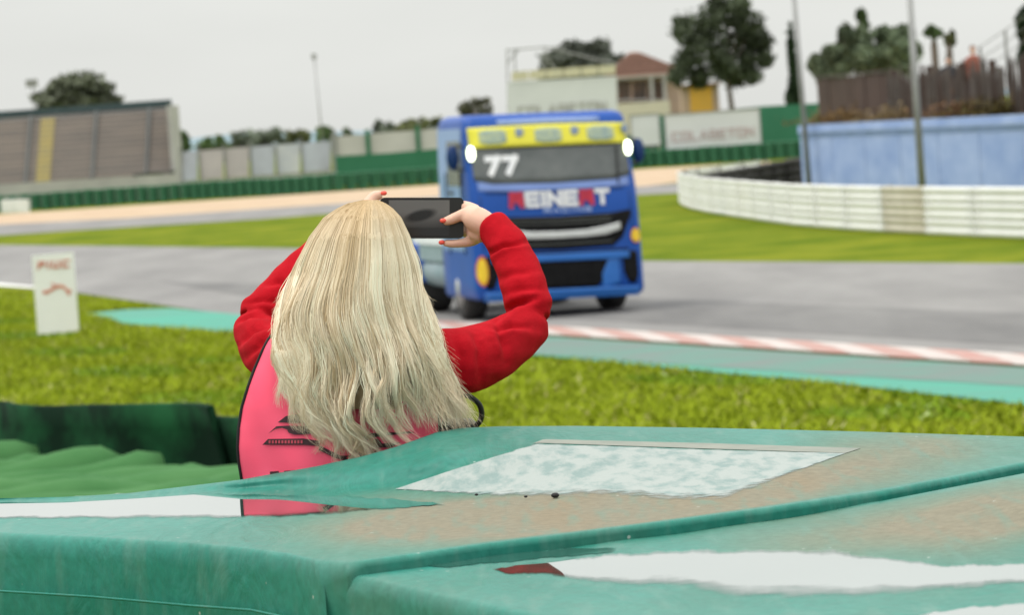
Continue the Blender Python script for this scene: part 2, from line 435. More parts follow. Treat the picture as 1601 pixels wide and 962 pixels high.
b = MB(); b.box((gx1 + .12, Yg + 2.9, 2.75), (.22, 6.0, 5.5)); b.build('side_panel', 'concrete', gs)
for xp in (-190, -90, 38, 143, 228):
    b = MB(); X0, X1 = P(xp - 8, 190, Yg)[0], P(xp + 12, 280, Yg)[0]
    b.tube([(X0 + .1, Yg + 5.2, zt - .1), (X0 + .1, Yg - .15, zb + .1)], .11, 8); b.build('column', 'dark_metal', gs)
b = MB()
for i in range(NR):
    z0 = zb + (zt - zb - .25) * i / NR; h = (zt - zb - .25) / NR
    b.box((P(62, 220, Yg)[0], Yg + i * .42 + .15, z0 + h * .45), (.85, .5, h * .8))
b.build('stair', 'yellow_step', gs)
b = MB(); b.box((P(240, 255, Yg - 1)[0], Yg - 1.2, 1.5), (2.4, 1.6, .12)); 
for dx in (-1.1, 1.1): b.box((P(240, 255, Yg - 1)[0] + dx, Yg - 1.2, .72), (.12, 1.4, 1.44))
b.build('entry_canopy', 'dark_metal', gs)
b = MB(); b.box((P(235, 270, Yg - 1)[0], Yg - .75, .85), (1.5, .2, 1.2)); b.build('entry_door', 'concrete_light', gs)

# low concrete wall in front of the stand
b, a, c = wall_px('w', (-300, 306, 275, 272), 219, 223, 'concrete', .25)
tag(b.build('low_concrete_wall', 'concrete'), 'long low grey concrete wall below the grandstand', 'wall')
# --- banner fence
Yf = 226.0
fb = P(400, 280, Yf); fb[2] = 0
bf = empty('banner_fence', fb, 'wire fence hung with six faded pale banners beside the grandstand', 'fence')
xs = [286, 312, 352, 392, 432, 472, 520]
for i in range(6):
    x0, x1 = xs[i], xs[i + 1] - 3
    top = lambda x: 237 - (x - 286) * .073
    b = MB(); slab(b, [(x0, top(x0)), (x1, top(x1)), (x1, top(x1) + 46), (x0, top(x0) + 46)], Yf, .04)
    b.build('banner', ['banner_a', 'banner_b', 'banner_b', 'banner_a', 'banner_c', 'banner_a'][i], bf)
for x in [283] + xs[1:]:
    q = P(x - 1.5, 236 - (x - 286) * .073, Yf); b = MB(); b.tube([(q[0], q[1] - .08, -.02), (q[0], q[1] - .08, q[2] + .25)], .06, 6); b.build('post', 'grey_metal', bf)
b = MB(); a, c = P(280, 284, Yf), P(524, 266, Yf); b.prism([(a[0], a[1] + .1, -.02), (c[0], c[1] + .1, -.02), (c[0], c[1] + .1, c[2]), (a[0], a[1] + .1, a[2])], (0, .25, 0)); b.build('plinth', 'concrete', bf)
# --- pale wall with posts, behind the green wall
Yw = 262.0
q = P(610, 240, Yw); q[2] = 0
pw = empty('pale_panel_wall', q, 'pale grey concrete panel wall with green posts above the green barrier', 'wall')
xs = [522, 574, 652, 730, 800]
for i in range(4):
    x0, x1 = xs[i] + 3, xs[i + 1] - 3; yt = lambda x: 213 - (x - 522) * .075
    A, Bq = P(x0, yt(x0), Yw), P(x1, yt(x1), Yw)
    b = MB(); b.prism([(A[0], Yw, 0), (Bq[0], Yw, 0), (Bq[0], Yw, Bq[2]), (A[0], Yw, A[2])], (0, .2, 0)); b.build('panel', 'concrete_light', pw)
for i, x in enumerate(xs):
    A = P(x, 206 - (x - 522) * .075, Yw); b = MB(); b.box((A[0], Yw - .05, A[2] / 2), (.30, .3, A[2])); b.build('post', 'green_wall' if i else 'grey_metal', pw)
# --- green wall (middle) and green wall (right)
b, a, c = wall_px('g', (524, 246, 1300, 181), 224, 216, 'green_wall', .25)
b = MB(); 
def gw(b, px, Y0, Y1, t=.25):
    pts = [P(x, y, Y0 + (Y1 - Y0) * i / (len(px) - 1)) for i, (x, y) in enumerate(px)]
    fr = [(q[0], q[1], -.02) for q in pts]; tp = [tuple(q) for q in pts]
    n = len(pts)
    b.add(fr + tp + [(q[0], q[1] + t, q[2]) for q in fr] + [(q[0], q[1] + t, q[2]) for q in tp],
          [(i, i + 1, n + i + 1, n + i) for i in range(n - 1)] + [(n + i, n + i + 1, 3 * n + i + 1, 3 * n + i) for i in range(n - 1)] + [(2 * n + i + 1, 2 * n + i, 3 * n + i, 3 * n + i + 1) for i in range(n - 1)] + [(0, n, 3 * n, 2 * n), (n - 1, 3 * n - 1, 4 * n - 1, 2 * n - 1)][:2])
gw(b, [(524, 244), (610, 239), (700, 231), (800, 226)], 222, 220)
tag(b.build('green_track_wall', 'green_wall'), 'plain dark green track wall between banner fence and blue truck', 'wall')
b = MB(); gw(b, [(1028, 180), (1120, 173), (1190, 166), (1300, 160)], 220, 212)
tag(b.build('green_track_wall', 'green_wall'), 'tall dark green track wall carrying the white billboard', 'wall')
b = MB(); gw(b, [(800, 226), (900, 222), (1028, 205)], 221, 220)
tag(b.build('green_track_wall', 'green_wall'), 'lower green track wall mostly hidden behind the blue truck', 'wall')
# --- green tyre barrier: individual stacks along the gravel
def tyre_stack_mesh():
    b = MB(); n = 12; rg = []
    for k in range(5):
        for dz, rr in ((.02, .27), (.07, .32), (.15, .32), (.20, .27)):
            rg.append([(rr * math.cos(2 * math.pi * j / n), rr * math.sin(2 * math.pi * j / n), k * .215 + dz) for j in range(n)])
    b.rings(rg)
    o = b.build('tyre_stack', 'green_tyre', smooth=True); me = o.data; bpy.data.objects.remove(o); return me
TS = tyre_stack_mesh()
line = [G(-260, 352), G(48, 329), G(300, 313), G(520, 300), G(690, 287), G(1010, 262), G(1270, 246)]
tb = empty('green_tyre_barrier', line[3] * [1, 1, 0], 'long green painted tyre barrier along the edge of gravel bed', 'tyre barrier')
tb['_world'] = 1
cnt = 0
for i in range(len(line) - 1):
    a, c = line[i] * [1, 1, 0], line[i + 1] * [1, 1, 0]; L = np.linalg.norm(c - a); n = int(L / .66)
    for k in range(n):
        q = a + (c - a) * (k + .5) / n
        o = link('tyre_stack', TS, tb); o.location = Vector(q) - tb.location + Vector((0, .35, random.uniform(-.02, .02)))
        o.scale = (1, 1, .86 + .05 * random.random())
        cnt += 1
# white block at the left end
b = MB(); q0, q1 = G(2, 333), G(44, 332); 
hh = 22 * PXM(190)
b.prism([(q0[0], q0[1], 0), (q1[0], q1[1], 0), (q1[0], q1[1], hh), (q0[0], q0[1], hh)], (0, 1.0, 0))
o = b.build('concrete_block', 'white_paint')
tag(o, 'white concrete block in front of the green tyre barrier', 'block')
# --- light poles
def pole(name, x, y_top, Y, r, label, cat='pole', lean=0, head=None, group=None, z0=0):
    t = P(x, y_top, Y); e = empty(name, (t[0] + lean, Y, z0), label, cat, group)
    b = MB(); b.tube([(t[0] + lean, Y, z0 - .02), (t[0], Y, t[2])], [r * 1.25, r * .9], 10); b.build('mast', 'grey_metal', e, True)
    b = MB(); b.tube([(t[0] + lean, Y, z0 - .01), (t[0] + lean, Y, z0 + .25)], r * 1.8, 10); b.build('base_sleeve', 'dark_metal', e, True)
    if head:
        b = MB()
        b.box((t[0], Y - .2, t[2]), head); b.build('lamp_head', 'grey_metal', e)
    return e
pole('light_pole', 491, 88, 300, .05, 'thin pale lighting mast rising above the distant tree line', lean=.25, head=(.35, .4, .4))
pole('light_pole', 50, 130, 300, .05, 'thin pole with square lamp head behind the grandstand roof', head=(.9, .3, .6))
pole('light_pole', 1237, -60, 108, .065, 'slim grey mast at the corner of the blue wall', lean=.1)
pole('light_pole', 1419, -60, 87, .075, 'grey steel mast in front of the pale blue wall', lean=0)
# --- billboard with lettering
STROKES = {  # strokes on a 0..1 x 0..1 box: (x0,y0,x1,y1)
 'C': [(1, 1, 0, 1), (0, 1, 0, 0), (0, 0, 1, 0)], 'O': [(0, 0, 1, 0), (1, 0, 1, 1), (1, 1, 0, 1), (0, 1, 0, 0)], 'L': [(0, 1, 0, 0), (0, 0, 1, 0)],
 'A': [(0, 0, .5, 1), (.5, 1, 1, 0), (.22, .35, .78, .35)], 'B': [(0, 0, 0, 1), (0, 1, .9, 1), (.9, 1, .9, .5), (0, .5, 1, .5), (1, .5, 1, 0), (1, 0, 0, 0)],
 'E': [(0, 0, 0, 1), (0, 1, 1, 1), (0, .5, .9, .5), (0, 0, 1, 0)], 'T': [(.5, 0, .5, 1), (0, 1, 1, 1)], 'N': [(0, 0, 0, 1), (0, 1, 1, 0), (1, 0, 1, 1)],
 'I': [(.5, 0, .5, 1)], 'R': [(0, 0, 0, 1), (0, 1, 1, 1), (1, 1, 1, .45), (1, .45, 0, .45), (.45, .45, 1, 0)],
 'r': [(0, 0, .08, 1), (.08, .97, .92, .97), (.92, 1, 1, .42), (.1, .62, .9, .62), (.12, .45, .45, .45), (.55, .5, 1, 0), (.1, .8, .9, .8)],
 '7': [(0, .94, 1, .94), (1, .97, .35, 0)], 'P': [(0, 0, 0, 1), (0, 1, 1, 1), (1, 1, 1, .5), (1, .5, 0, .5)],
 'K': [(0, 0, 0, 1), (0, .5, 1, 1), (.2, .55, 1, 0)], 'D': [(0, 0, 0, 1), (0, 1, .8, .9), (.8, .9, 1, .5), (1, .5, .8, .1), (.8, .1, 0, 0)], 'U': [(0, 1, 0, 0), (0, 0, 1, 0), (1, 0, 1, 1)],
 'G': [(1, 1, 0, 1), (0, 1, 0, 0), (0, 0, 1, 0), (1, 0, 1, .5), (1, .5, .5, .5)], 'M': [(0, 0, 0, 1), (0, 1, .5, .4), (.5, .4, 1, 1), (1, 1, 1, 0)],
 'S': [(1, 1, 0, 1), (0, 1, 0, .5), (0, .5, 1, .5), (1, .5, 1, 0), (1, 0, 0, 0)]}
def text_quads(txt, w_, h, gap, th, slant=0, seg=3):
    """list of (letter index, list of 2D quads)"""
    outl = []; x = 0
    for li, ch in enumerate(txt):
        if ch == ' ': x += w_ * .6; continue
        ww = w_ * (.35 if ch == 'I' else 1); qs = []
        for x0, y0, x1, y1 in STROKES[ch]:
            ax, ay, bx, by = x + th / 2 + x0 * (ww - th), th / 2 + y0 * (h - th), x + th / 2 + x1 * (ww - th), th / 2 + y1 * (h - th)
            dx, dy = bx - ax, by - ay; L = math.hypot(dx, dy) or 1; dx, dy = dx / L, dy / L
            ax -= dx * th / 2; ay -= dy * th / 2; bx += dx * th / 2; by += dy * th / 2
            nx, ny = -dy * th / 2, dx * th / 2
            for k in range(seg):
                t0, t1 = k / seg, (k + 1) / seg
                q = [(ax + (bx - ax) * t0 + nx, ay + (by - ay) * t0 + ny), (ax + (bx - ax) * t1 + nx, ay + (by - ay) * t1 + ny), (ax + (bx - ax) * t1 - nx, ay + (by - ay) * t1 - ny), (ax + (bx - ax) * t0 - nx, ay + (by - ay) * t0 - ny)]
                qs.append([(u + slant * v, v) for u, v in q])
        outl.append((li, ch, qs)); x += ww + gap
    return outl, x - gap
def board(name, tl, tr, br, bl, Y, label, txt=None, cat='billboard'):
    A, Bq, Cq, Dq = [np.array(P(*q, Y)) for q in (tl, tr, br, bl)]
    e = empty(name, ((A[0] + Bq[0]) / 2, Y, 0), label, cat)
    zt_, zb_ = (A[2] + Bq[2]) / 2, (Cq[2] + Dq[2]) / 2; x0, x1 = A[0], Bq[0]
    b = MB(); b.box(((x0 + x1) / 2, Y, (zt_ + zb_) / 2), (x1 - x0, .08, zt_ - zb_)); b.build('panel', 'board_white', e)
    b = MB()
    for zz in (zt_, zb_): b.box(((x0 + x1) / 2, Y - .02, zz), (x1 - x0 + .12, .14, .06))
    for xx in (x0, x1): b.box((xx, Y - .02, (zt_ + zb_) / 2), (.06, .14, zt_ - zb_ - .06))
    b.build('frame', 'grey_metal', e)
    for xx in (x0 + .5, x1 - .5):
        b = MB(); b.box((xx, Y + .08, zb_ / 2), (.1, .07, zb_)); b.build('leg', 'grey_metal', e)
    if txt:
        s, wx, wz, x_off, z_off, hgt = txt
        qs, tot = text_quads(s, 1, 1.35, .22, .2); k = (x1 - x0) * wx / tot
        for li, ch, qd in qs:
            b = MB()
            for n_, q in enumerate(qd): b.prism([(x0 + (x1 - x0) * x_off + u * k, Y - .075 - .002 * (n_ % 5), zb_ + (zt_ - zb_) * z_off + v * k * hgt) for u, v in q], (0, .03, 0))
            b.build('letter', 'billboard_letter', e)
    return e
board('billboard', (1038, 178), (1187, 170), (1187, 225), (1038, 233), 212.5, 'white billboard with pale reddish lettering on green track wall', ('COLABETON', .86, 0, .07, .22, .9))
board('billboard', (985, 180), (1030, 178), (1030, 226), (985, 230), 219, 'small blank white billboard half hidden behind the blue truck')
# --- tall white hoarding with scaffold
Yh = 262.0
q = P(880, 170, Yh)
ho = empty('white_hoarding', (q[0], Yh, 0), 'tall white hoarding with cream top strip and faint grey letters', 'hoarding')
b = MB(); slab(b, [(793, 128), (964, 118), (967, 230), (795, 240)], Yh, .3); b.build('board', 'board_white', ho)
for i in range(6):
    b = MB(); x0, x1 = 800 + i * 27.3, 800 + (i + 1) * 27.3 - 1.5; yy = lambda x: 112 - (x - 800) * .07
    slab(b, [(x0, yy(x0)), (x1, yy(x1)), (x1, yy(x1) + 14), (x0, yy(x0) + 14)], Yh - .1, .35); b.build('top_panel', 'cream', ho)
qs, tot = text_quads('COLABETON', 1, 1.35, .22, .2)
A, Bq = P(812, 200, Yh - .06), P(950, 190, Yh - .06); k = (Bq[0] - A[0]) / tot; zl = P(880, 178, Yh)[2]
for li, ch, qd in qs:
    b = MB()
    for n_, q in enumerate(qd): b.prism([(A[0] + u * k, Yh - .07 - .002 * (n_ % 5), zl + v * k * .95) for u, v in q], (0, .03, 0))
    b.build('letter', 'concrete', ho)
for a0, a1 in (((793, 76), (795, 240)), ((804, 76), (806, 120)), ((852, 72), (853, 115)), ((793, 78), (853, 73)), ((793, 98), (812, 76)), ((853, 73), (964, 100)), ((855, 90), (870, 110))):
    b = MB(); b.tube([P(*a0, Yh + .6), P(*a1, Yh + .6)], .05, 6); b.build('scaffold_tube', 'grey_metal', ho)
# --- house with tiled hip roof
Yr = 285.0
q = P(1010, 165, Yr)
ho = empty('tiled_house', (q[0], Yr, 0), 'house with reddish hipped tile roof and dark porch beside the pine', 'house')
x0, x1 = P(955, 150, Yr)[0], P(1072, 140, Yr)[0]; ze = P(1010, 117, Yr)[2]; za = P(990, 80, Yr)[2]
b = MB(); b.box(((x0 + x1) / 2, Yr + 3, ze / 2), (x1 - x0 - .5, 5, ze)); b.build('wall', 'house_wall', ho)
rf = MB(); xm = x0 + (x1 - x0) * .30; xr_ = x0 + (x1 - x0) * .42
rf.add([(x0 - .4, Yr - .3, ze), (x1 + .4, Yr - .3, ze), (x1 + .4, Yr + 6.3, ze), (x0 - .4, Yr + 6.3, ze), (xm, Yr + 3, za), (xr_, Yr + 3, za)], [(0, 1, 5, 4), (1, 2, 5), (2, 3, 4, 5), (3, 0, 4), (3, 2, 1, 0)])
rfo = rf.build('roof', 'roof_tile', ho)
for k in range(1, 9):      # tile courses
    t = k / 9; b = MB(); b.box(((x0 - .4) * (1 - t) + xm * t + ((x1 + .4) * (1 - t) + xr_ * t - (x0 - .4) * (1 - t) - xm * t) / 2, Yr - .3 + 3.3 * t - .05, ze + (za - ze) * t + .03), ((x1 + .4) * (1 - t) + xr_ * t - (x0 - .4) * (1 - t) - xm * t, .25, .07)); b.build('tile_course', 'roof_tile', rfo)
b = MB(); b.box(((x0 + x1) / 2, Yr - .1, ze - .1), (x1 - x0 + .6, .3, .2)); b.build('eaves', 'concrete', ho)
for i, (px0, px1) in enumerate(((967, 985), (990, 1010), (1014, 1036))):
    b = MB(); slab(b, [(px0, 128), (px1, 127), (px1, 156), (px0, 157)], Yr + .38, .14); wd_ = b.build('window', 'dark_window', ho)
    b = MB(); X0, X1 = P(px0, 150, Yr + .3)[0], P(px1, 150, Yr + .3)[0]; zz = P(px0, 157, Yr)[2]; b.box(((X0 + X1) / 2, Yr + .3, zz), (X1 - X0 + .2, .2, .12)); b.build('sill', 'concrete_light', wd_)
for px_ in (1020, 1040, 962):
    X = P(px_, 150, Yr)[0]; b = MB(); b.tube([(X, Yr - .1, 0), (X, Yr - .1, ze - .1)], .14, 8); b.build('porch_post', 'concrete', ho)
b = MB(); b.box(((x0 + P(1046, 160, Yr)[0]) / 2, Yr - 1.2, P(1000, 160, Yr - 1.2)[2] / 2), (P(1046, 160, Yr)[0] - x0, .3, P(1000, 160, Yr - 1.2)[2])); b.build('porch_wall', 'house_low', ho)
# yellow hut
Yy = 275.0; q = P(1095, 165, Yy)
yh = empty('yellow_hut', (q[0], Yy, 0), 'small bright yellow hut under the big pine crown', 'hut')
xa, xb, zy = P(1066, 150, Yy)[0], P(1124, 150, Yy)[0], P(1095, 134, Yy)[2]
b = MB(); b.box(((xa + xb) / 2, Yy + 1.5, zy / 2), (xb - xa, 3, zy)); b.build('wall', 'house_wall', yh)
b = MB(); b.box((P(1096, 150, Yy)[0], Yy - .02, zy / 2), (1.6, .1, zy - .1)); b.build('door_panel', 'yellow_wall', yh)
b = MB(); b.box(((xa + xb) / 2, Yy + 1.4, zy + .08), (xb - xa + .4, 3.5, .16)); b.build('roof', 'roof_tile', yh)
# --- trees
def tree(name, label, base, trunk_h, crown_c, crown_r, nleaf, leaf, col, trunk_r=.18, group=None, seed=1, blobs=9, cat='tree', shape=None):
    rg = np.random.default_rng(seed)
    base = np.array(base, float); cc = np.array(crown_c, float); cr = np.array(crown_r, float)
    e = empty(name, base, label, cat, group)
    b = MB()
    top = np.array([cc[0], cc[1], cc[2] + cr[2] * .2])
    mid = base * [1, 1, 0] + [(cc[0] - base[0]) * .3, 0, base[2] + trunk_h]
    b.tube([base - [0, 0, .1], (base + mid) / 2 + [rg.normal(0, .04), 0, 0], mid, (mid + top) / 2, top], [trunk_r * 1.25, trunk_r, trunk_r * .85, trunk_r * .5, trunk_r * .15], 8)
    B = []
    for i in range(len(shape) if shape else blobs):
        th, u = rg.uniform(0, 2 * np.pi), rg.uniform(-.8, .9); rr = math.sqrt(1 - u * u) * rg.uniform(.45, .86)
        ctr = cc + cr * [rr * math.cos(th), rr * math.sin(th), u * .72]
        if shape: ctr = np.array(shape[i][:3]); B.append((ctr, np.full(3, shape[i][3])))
        else: B.append((ctr, cr * rg.uniform(.18, .42)))
        b.tube([mid * .6 + top * .4 if ctr[2] > mid[2] else mid, (mid + ctr) / 2 + [0, 0, .1], ctr], [trunk_r * .45, trunk_r * .28, trunk_r * .1], 6)
    b.build('trunk', 'bark', e, True)
    n = nleaf; idx = rg.integers(0, len(B), n)
    d = rg.normal(0, 1, (n, 3)); d /= np.linalg.norm(d, axis=1)[:, None]; rr = rg.random(n) ** .40
    ctr = np.array([B[i][0] for i in idx]); rad_ = np.array([B[i][1] for i in idx])
    pos = ctr + d * rr[:, None] * rad_
    pos += rg.normal(0, .05, pos.shape) * cr
    a = rg.normal(0, 1, (n, 3)); a /= np.linalg.norm(a, axis=1)[:, None]
    c2 = np.cross(a, rg.normal(0, 1, (n, 3))); c2 /= np.linalg.norm(c2, axis=1)[:, None]
    s = leaf * rg.uniform(.6, 1.4, (n, 1))
    V = np.stack([pos - a * s, pos + c2 * s * .5, pos + a * s, pos - c2 * s * .5], 1).reshape(-1, 3)
    bl = rg.uniform(.6, 1.5, len(B))[idx] * rg.uniform(.7, 1.3, n)
    c = np.array(col)[None] * bl[:, None]
    C = np.concatenate([np.repeat(c, 4, axis=0), np.ones((n * 4, 1))], 1)
    np_mesh('crown', V, np.arange(n * 4).reshape(-1, 4), 'leaf_vc', e, C, nside=4)
    return e
def tree_px(name, label, px, py0, py1, hw, Y, col, nleaf=2600, leaf=.22, seed=1, trunk_px=None, blobs=9, group=None, base_z=0, depth=None, tr=.18, shape=None):
    """crown between image rows py0..py1 centred on px, half width hw pixels, at distance Y"""
    c = P(px, (py0 + py1) / 2, Y); k = PXM(Y); bx = P(trunk_px or px, py1, Y)[0]
    return tree(name, label, (bx, Y, base_z), max(.4, (c[2] - (py1 - py0) * .5 * k) - base_z), c, (hw * k, depth or hw * k, (py1 - py0) / 2 * k), nleaf, leaf, col, seed=seed, blobs=blobs, group=group, trunk_r=tr, shape=[tuple(P(a_, b_, Y + d_)) + (c_ * k,) for a_, b_, c_, d_ in shape] if shape else None)
GRN, DGR, OLV, GRY = (.065, .10, .04), (.032, .055, .026), (.09, .10, .045), (.09, .105, .08)
tree_px('umbrella_pine', 'large dark umbrella pine with bare trunk behind the billboard', 1128, 0, 138, 80, 268, (.065, .08, .05), 9000, .22, 3, 1143, 30, tr=.2, shape=[(1082, 58, 26, 0), (1066, 40, 14, .5), (1108, 32, 26, -1), (1140, 20, 24, .5), (1172, 40, 24, 0), (1188, 66, 18, .5), (1196, 92, 9, 0), (1152, 66, 30, 1.2), (1112, 78, 28, -1.2), (1074, 94, 20, .4), (1060, 118, 11, 0), (1092, 120, 16, .6), (1130, 104, 22, -.6), (1168, 98, 18, 0), (1150, 122, 12, .5), (1176, 118, 10, 0), (1120, 8, 14, 0), (1158, 10, 12, 0)])
tree_px('leafy_tree', 'low wide tree crown showing over the grandstand roof', 128, 114, 185, 70, 262, (.13, .145, .10), 3200, .3, 4, blobs=14)
tree_px('leafy_tree', 'dusky tree crown right behind the white hoarding', 900, 56, 140, 68, 312, (.11, .12, .10), 5200, .32, 5, blobs=16)
tree_px('leafy_tree', 'small bare twiggy tree left of the white hoarding', 742, 145, 200, 32, 300, (.12, .12, .09), 900, .22, 6)
tree_px('cypress_tree', 'thin tall cypress beside the slim mast', 1240, 28, 168, 8, 240, DGR, 2200, .18, 8, blobs=16, tr=.12)
tree_px('cypress_tree', 'short pointed cypress standing above the green wall end', 1238, 120, 190, 13, 236, DGR, 1500, .2, 9, blobs=10)
tree_px('leafy_tree', 'bushy tree left behind the brown plank fence', 1295, 58, 150, 34, 185, (.11, .14, .085), 3000, .2, 10, blobs=12)
tree_px('leafy_tree', 'wide green tree crown behind the brown plank fence', 1378, 28, 130, 66, 200, (.12, .155, .095), 6500, .22, 11, blobs=18)
tree_px('leafy_tree', 'narrow dark tree at the left flank of the wide green tree', 1318, 28, 120, 16, 192, (.08, .105, .065), 1600, .2, 12, blobs=9)
tree_px('leafy_tree', 'slender tree top poking over the wide green tree', 1347, 8, 60, 9, 215, GRN, 500, .2, 13, blobs=5)
tree_px('leafy_tree', 'small round tree on thin trunk behind the spectators', 1460, 38, 70, 15, 170, GRN, 600, .16, 14, blobs=6)
tree_px('leafy_tree', 'narrow upright small tree behind the brushwood fence', 1484, 40, 82, 8, 172, OLV, 500, .15, 15, blobs=6)
tree_px('leafy_tree', 'dark tree partly seen above the wire net', 1606, 4, 120, 18, 160, DGR, 1800, .2, 16, blobs=9)
hz = [(285, 208, 242, 13, GRN), (332, 212, 240, 22, GRN), (375, 206, 236, 26, GRY), (420, 202, 233, 26, GRY), (462, 204, 232, 22, OLV), (508, 196, 228, 14, GRN), (545, 206, 232, 12, GRY), (600, 186, 224, 18, GRY), (635, 182, 218, 20, OLV), (675, 178, 215, 22, OLV), (545, 200, 226, 14, GRN)]
hl = ['small dark bush top beside the grandstand corner', 'rounded bush above the first pale banners', 'hazy grey green tree above the third banner', 'grey green tree above the fourth banner', 'olive tree above the fifth banner', 'dark round tree at the end of the banner fence', 'grey bush above the left end of pale wall', 'grey tree above the middle of pale wall', 'light olive tree above the pale wall', 'olive tree beside the cab of the blue truck', 'small green tree over the first pale wall panel']
for i, (x, y0, y1, hw, c) in enumerate(hz):
    tree_px('distant_tree', hl[i], x, y0 - 3, y1 + 16, hw * 1.25, 335 + 6 * i, tuple(1.5 * q for q in c), 1100, .26, 30 + i, blobs=12, group='trees along the horizon')
# --- right hand side: white guard rail
RL = [(1066, 316), (1071, 322), (1085, 327.5), (1110, 333), (1150, 339.5), (1200, 347), (1250, 354), (1330, 360.5), (1420, 366), (1510, 370.5), (1601, 374.5), (1700, 378), (1850, 383)]
RW = [G(x, y) for x, y in RL]
RW = [RW[0] + np.array([3.5, 12, 0]), RW[0] + np.array([.8, 4.5, 0])] + RW
# resample every 0.5 m
def resample(pts, step):
    o_ = [np.array(pts[0])]; acc = 0
    for a, c in zip(pts[:-1], pts[1:]):
        L = np.linalg.norm(c - a); n = max(1, int(L / step))
        for k in range(1, n + 1): o_.append(a + (c - a) * k / n)
    return o_
RS = resample(RW, .7)
gr = empty('guard_rail', RS[len(RS) // 2], 'curved white steel guard rail three beams high on the infield grass', 'guard rail')
wprof = [(.01, .0), (.035, .02), (.04, .09), (.015, .125), (.005, .155), (.015, .185), (.04, .22), (.035, .29), (.01, .315)]
def normal_at(pts, i):
    t = pts[min(i + 1, len(pts) - 1)] - pts[max(i - 1, 0)]; t = t / np.linalg.norm(t); nrm = np.array([t[1], -t[0], 0])
    return nrm
SEG = 4; k = 0
istain = min(range(0, len(RS) - SEG, SEG), key=lambda i_: abs(RS[i_ + SEG // 2][0] - G(1437, 367)[0]))
xst0, xst1 = G(1410, 366)[0], G(1464, 368)[0]
for i0 in range(0, len(RS) - 1, SEG):
    seg = RS[i0:i0 + SEG + 1]
    if len(seg) < 2: continue
    for row in range(3):
        pts = []
        for j, q in enumerate(seg):
            nn = normal_at(RS, i0 + j)
            pts.append([tuple(q + nn * (.06 + d_ + (.006 if (i0 // SEG) % 2 else 0)) + np.array([0, 0, .03 + row * .325 + z_])) for d_, z_ in wprof])
        b = MB(); b.grid(pts)
        midx = seg[len(seg) // 2][0]
        o = b.build('rail', 'rail_stained' if i0 == istain else 'rail_white', gr, True)
        md = o.modifiers.new('t', 'SOLIDIFY'); md.thickness = .006
    nn = normal_at(RS, i0); q = RS[i0] - nn * .10
    b = MB(); b.box((q[0], q[1], .5), (.1, .1, 1.0)); b.build('post', 'grey_metal', gr)
# --- dark tyre wall behind the rail
b = MB(); pts = []
TW = [(1100, 117.5), (1130, 116), (1170, 115), (1210, 115), (1254, 115), (1320, 112), (1450, 106)]
tw = empty('black_tyre_wall', P(1180, 280, 114) * [1, 1, 0], 'low black rubber tyre wall between the white rail and blue wall', 'tyre wall')
prevq = None
for i, (x, Y) in enumerate(TW):
    ztop = .92 + .36 * min(1, max(0, (x - 1090) / 160))
    q = P(x, 270, Y); q[2] = ztop
    if prevq is not None:
        L = np.linalg.norm((q - prevq)[:2]); n = max(1, math.ceil(L / .5))
        for k in range(n):
            c = prevq + (q - prevq) * (k + .5) / n; sc = c[2] / 1.075
            o = link('tyre_stack', None or TS, tw); o.location = Vector((c[0], c[1], 0)) - tw.location; o.scale = (1, 1, sc)
            o.data = o.data
    prevq = q
TSB = TS.copy(); TSB.materials.clear(); TSB.materials.append(M['black_rubber'])
for ch in list(bpy.data.objects):
    if ch.parent == tw: ch.data = TSB
# --- blue wall + terrace + fence
A0, A1 = P(1255, 285, 110), P(1850, 285, 78)
ZB = 2.25
dirv = (A1 - A0) * [1, 1, 0]; Lb = np.linalg.norm(dirv); dirv /= Lb; nb = np.array([dirv[1], -dirv[0], 0]); 
if nb[1] > 0: nb = -nb
bw = empty('blue_wall', (A0 + A1) / 2 * [1, 1, 0], 'pale blue painted concrete wall behind the white guard rail', 'wall')
npan = 9; angz = math.atan2(dirv[1], dirv[0])
for i in range(npan):
    c = A0 + dirv * Lb * (i + .5) / npan
    b = MB(); b.box((c[0] - nb[0] * .15, c[1] - nb[1] * .15, (ZB - .35) / 2), (Lb / npan - .05, .3, ZB - .35), angz); b.build('panel', 'blue_wall', bw)
c = (A0 + A1) / 2
for z0, hh_, dd, mt_ in ((ZB - .29, .12, .02, 'blue_wall_band'), (ZB - .17, .12, .05, 'blue_wall'), (ZB - .06, .12, .03, 'blue_wall')):
    b = MB(); b.box((c[0] - nb[0] * (.15 - dd), c[1] - nb[1] * (.15 - dd), z0), (Lb, .3 , hh_), angz); b.build('coping', mt_, bw)
# terrace behind
b = MB(); q = [A0 - nb * .31 + dirv * .1, A1 - nb * .31, A1 - nb * 30, A0 - nb * 30 + dirv * 8]
b.prism([(p_[0], p_[1], -.02) for p_ in q], (0, 0, ZB + .0))
tag(b.build('terrace', 'soil'), kind='structure')
def fence_pt(t, back): return A0 + dirv * Lb * t - nb * back
FB = 1.6
def fx(px):   # parameter along the fence for an image column
    lo_, hi_ = -.2, 1.3
    for _ in range(40):
        mid = (lo_ + hi_) / 2; q = fence_pt(mid, FB); v = q - cC; v[2] = .4
        xx = 800.5 + FPX * (v @ cR) / (v @ cF)
        if xx < px: lo_ = mid
        else: hi_ = mid
    return lo_
pf = empty('plank_fence', fence_pt(fx(1330), FB) * [1, 1, 0] + [0, 0, ZB], 'dark brown plank fence standing on top of the blue wall', 'fence')
t0, t1 = fx(1279), fx(1386); npk = 17
for i in range(npk):
    q = fence_pt(t0 + (t1 - t0) * (i + .5) / npk, FB + random.uniform(-.015, .015)); wd_ = (t1 - t0) * Lb / npk
    h = 1.34 + random.uniform(-.02, .03)
    b = MB(); b.box((q[0], q[1], ZB - .05 + h / 2), (wd_ - .012, .03, h), angz); b.build('plank', 'fence_brown', pf)
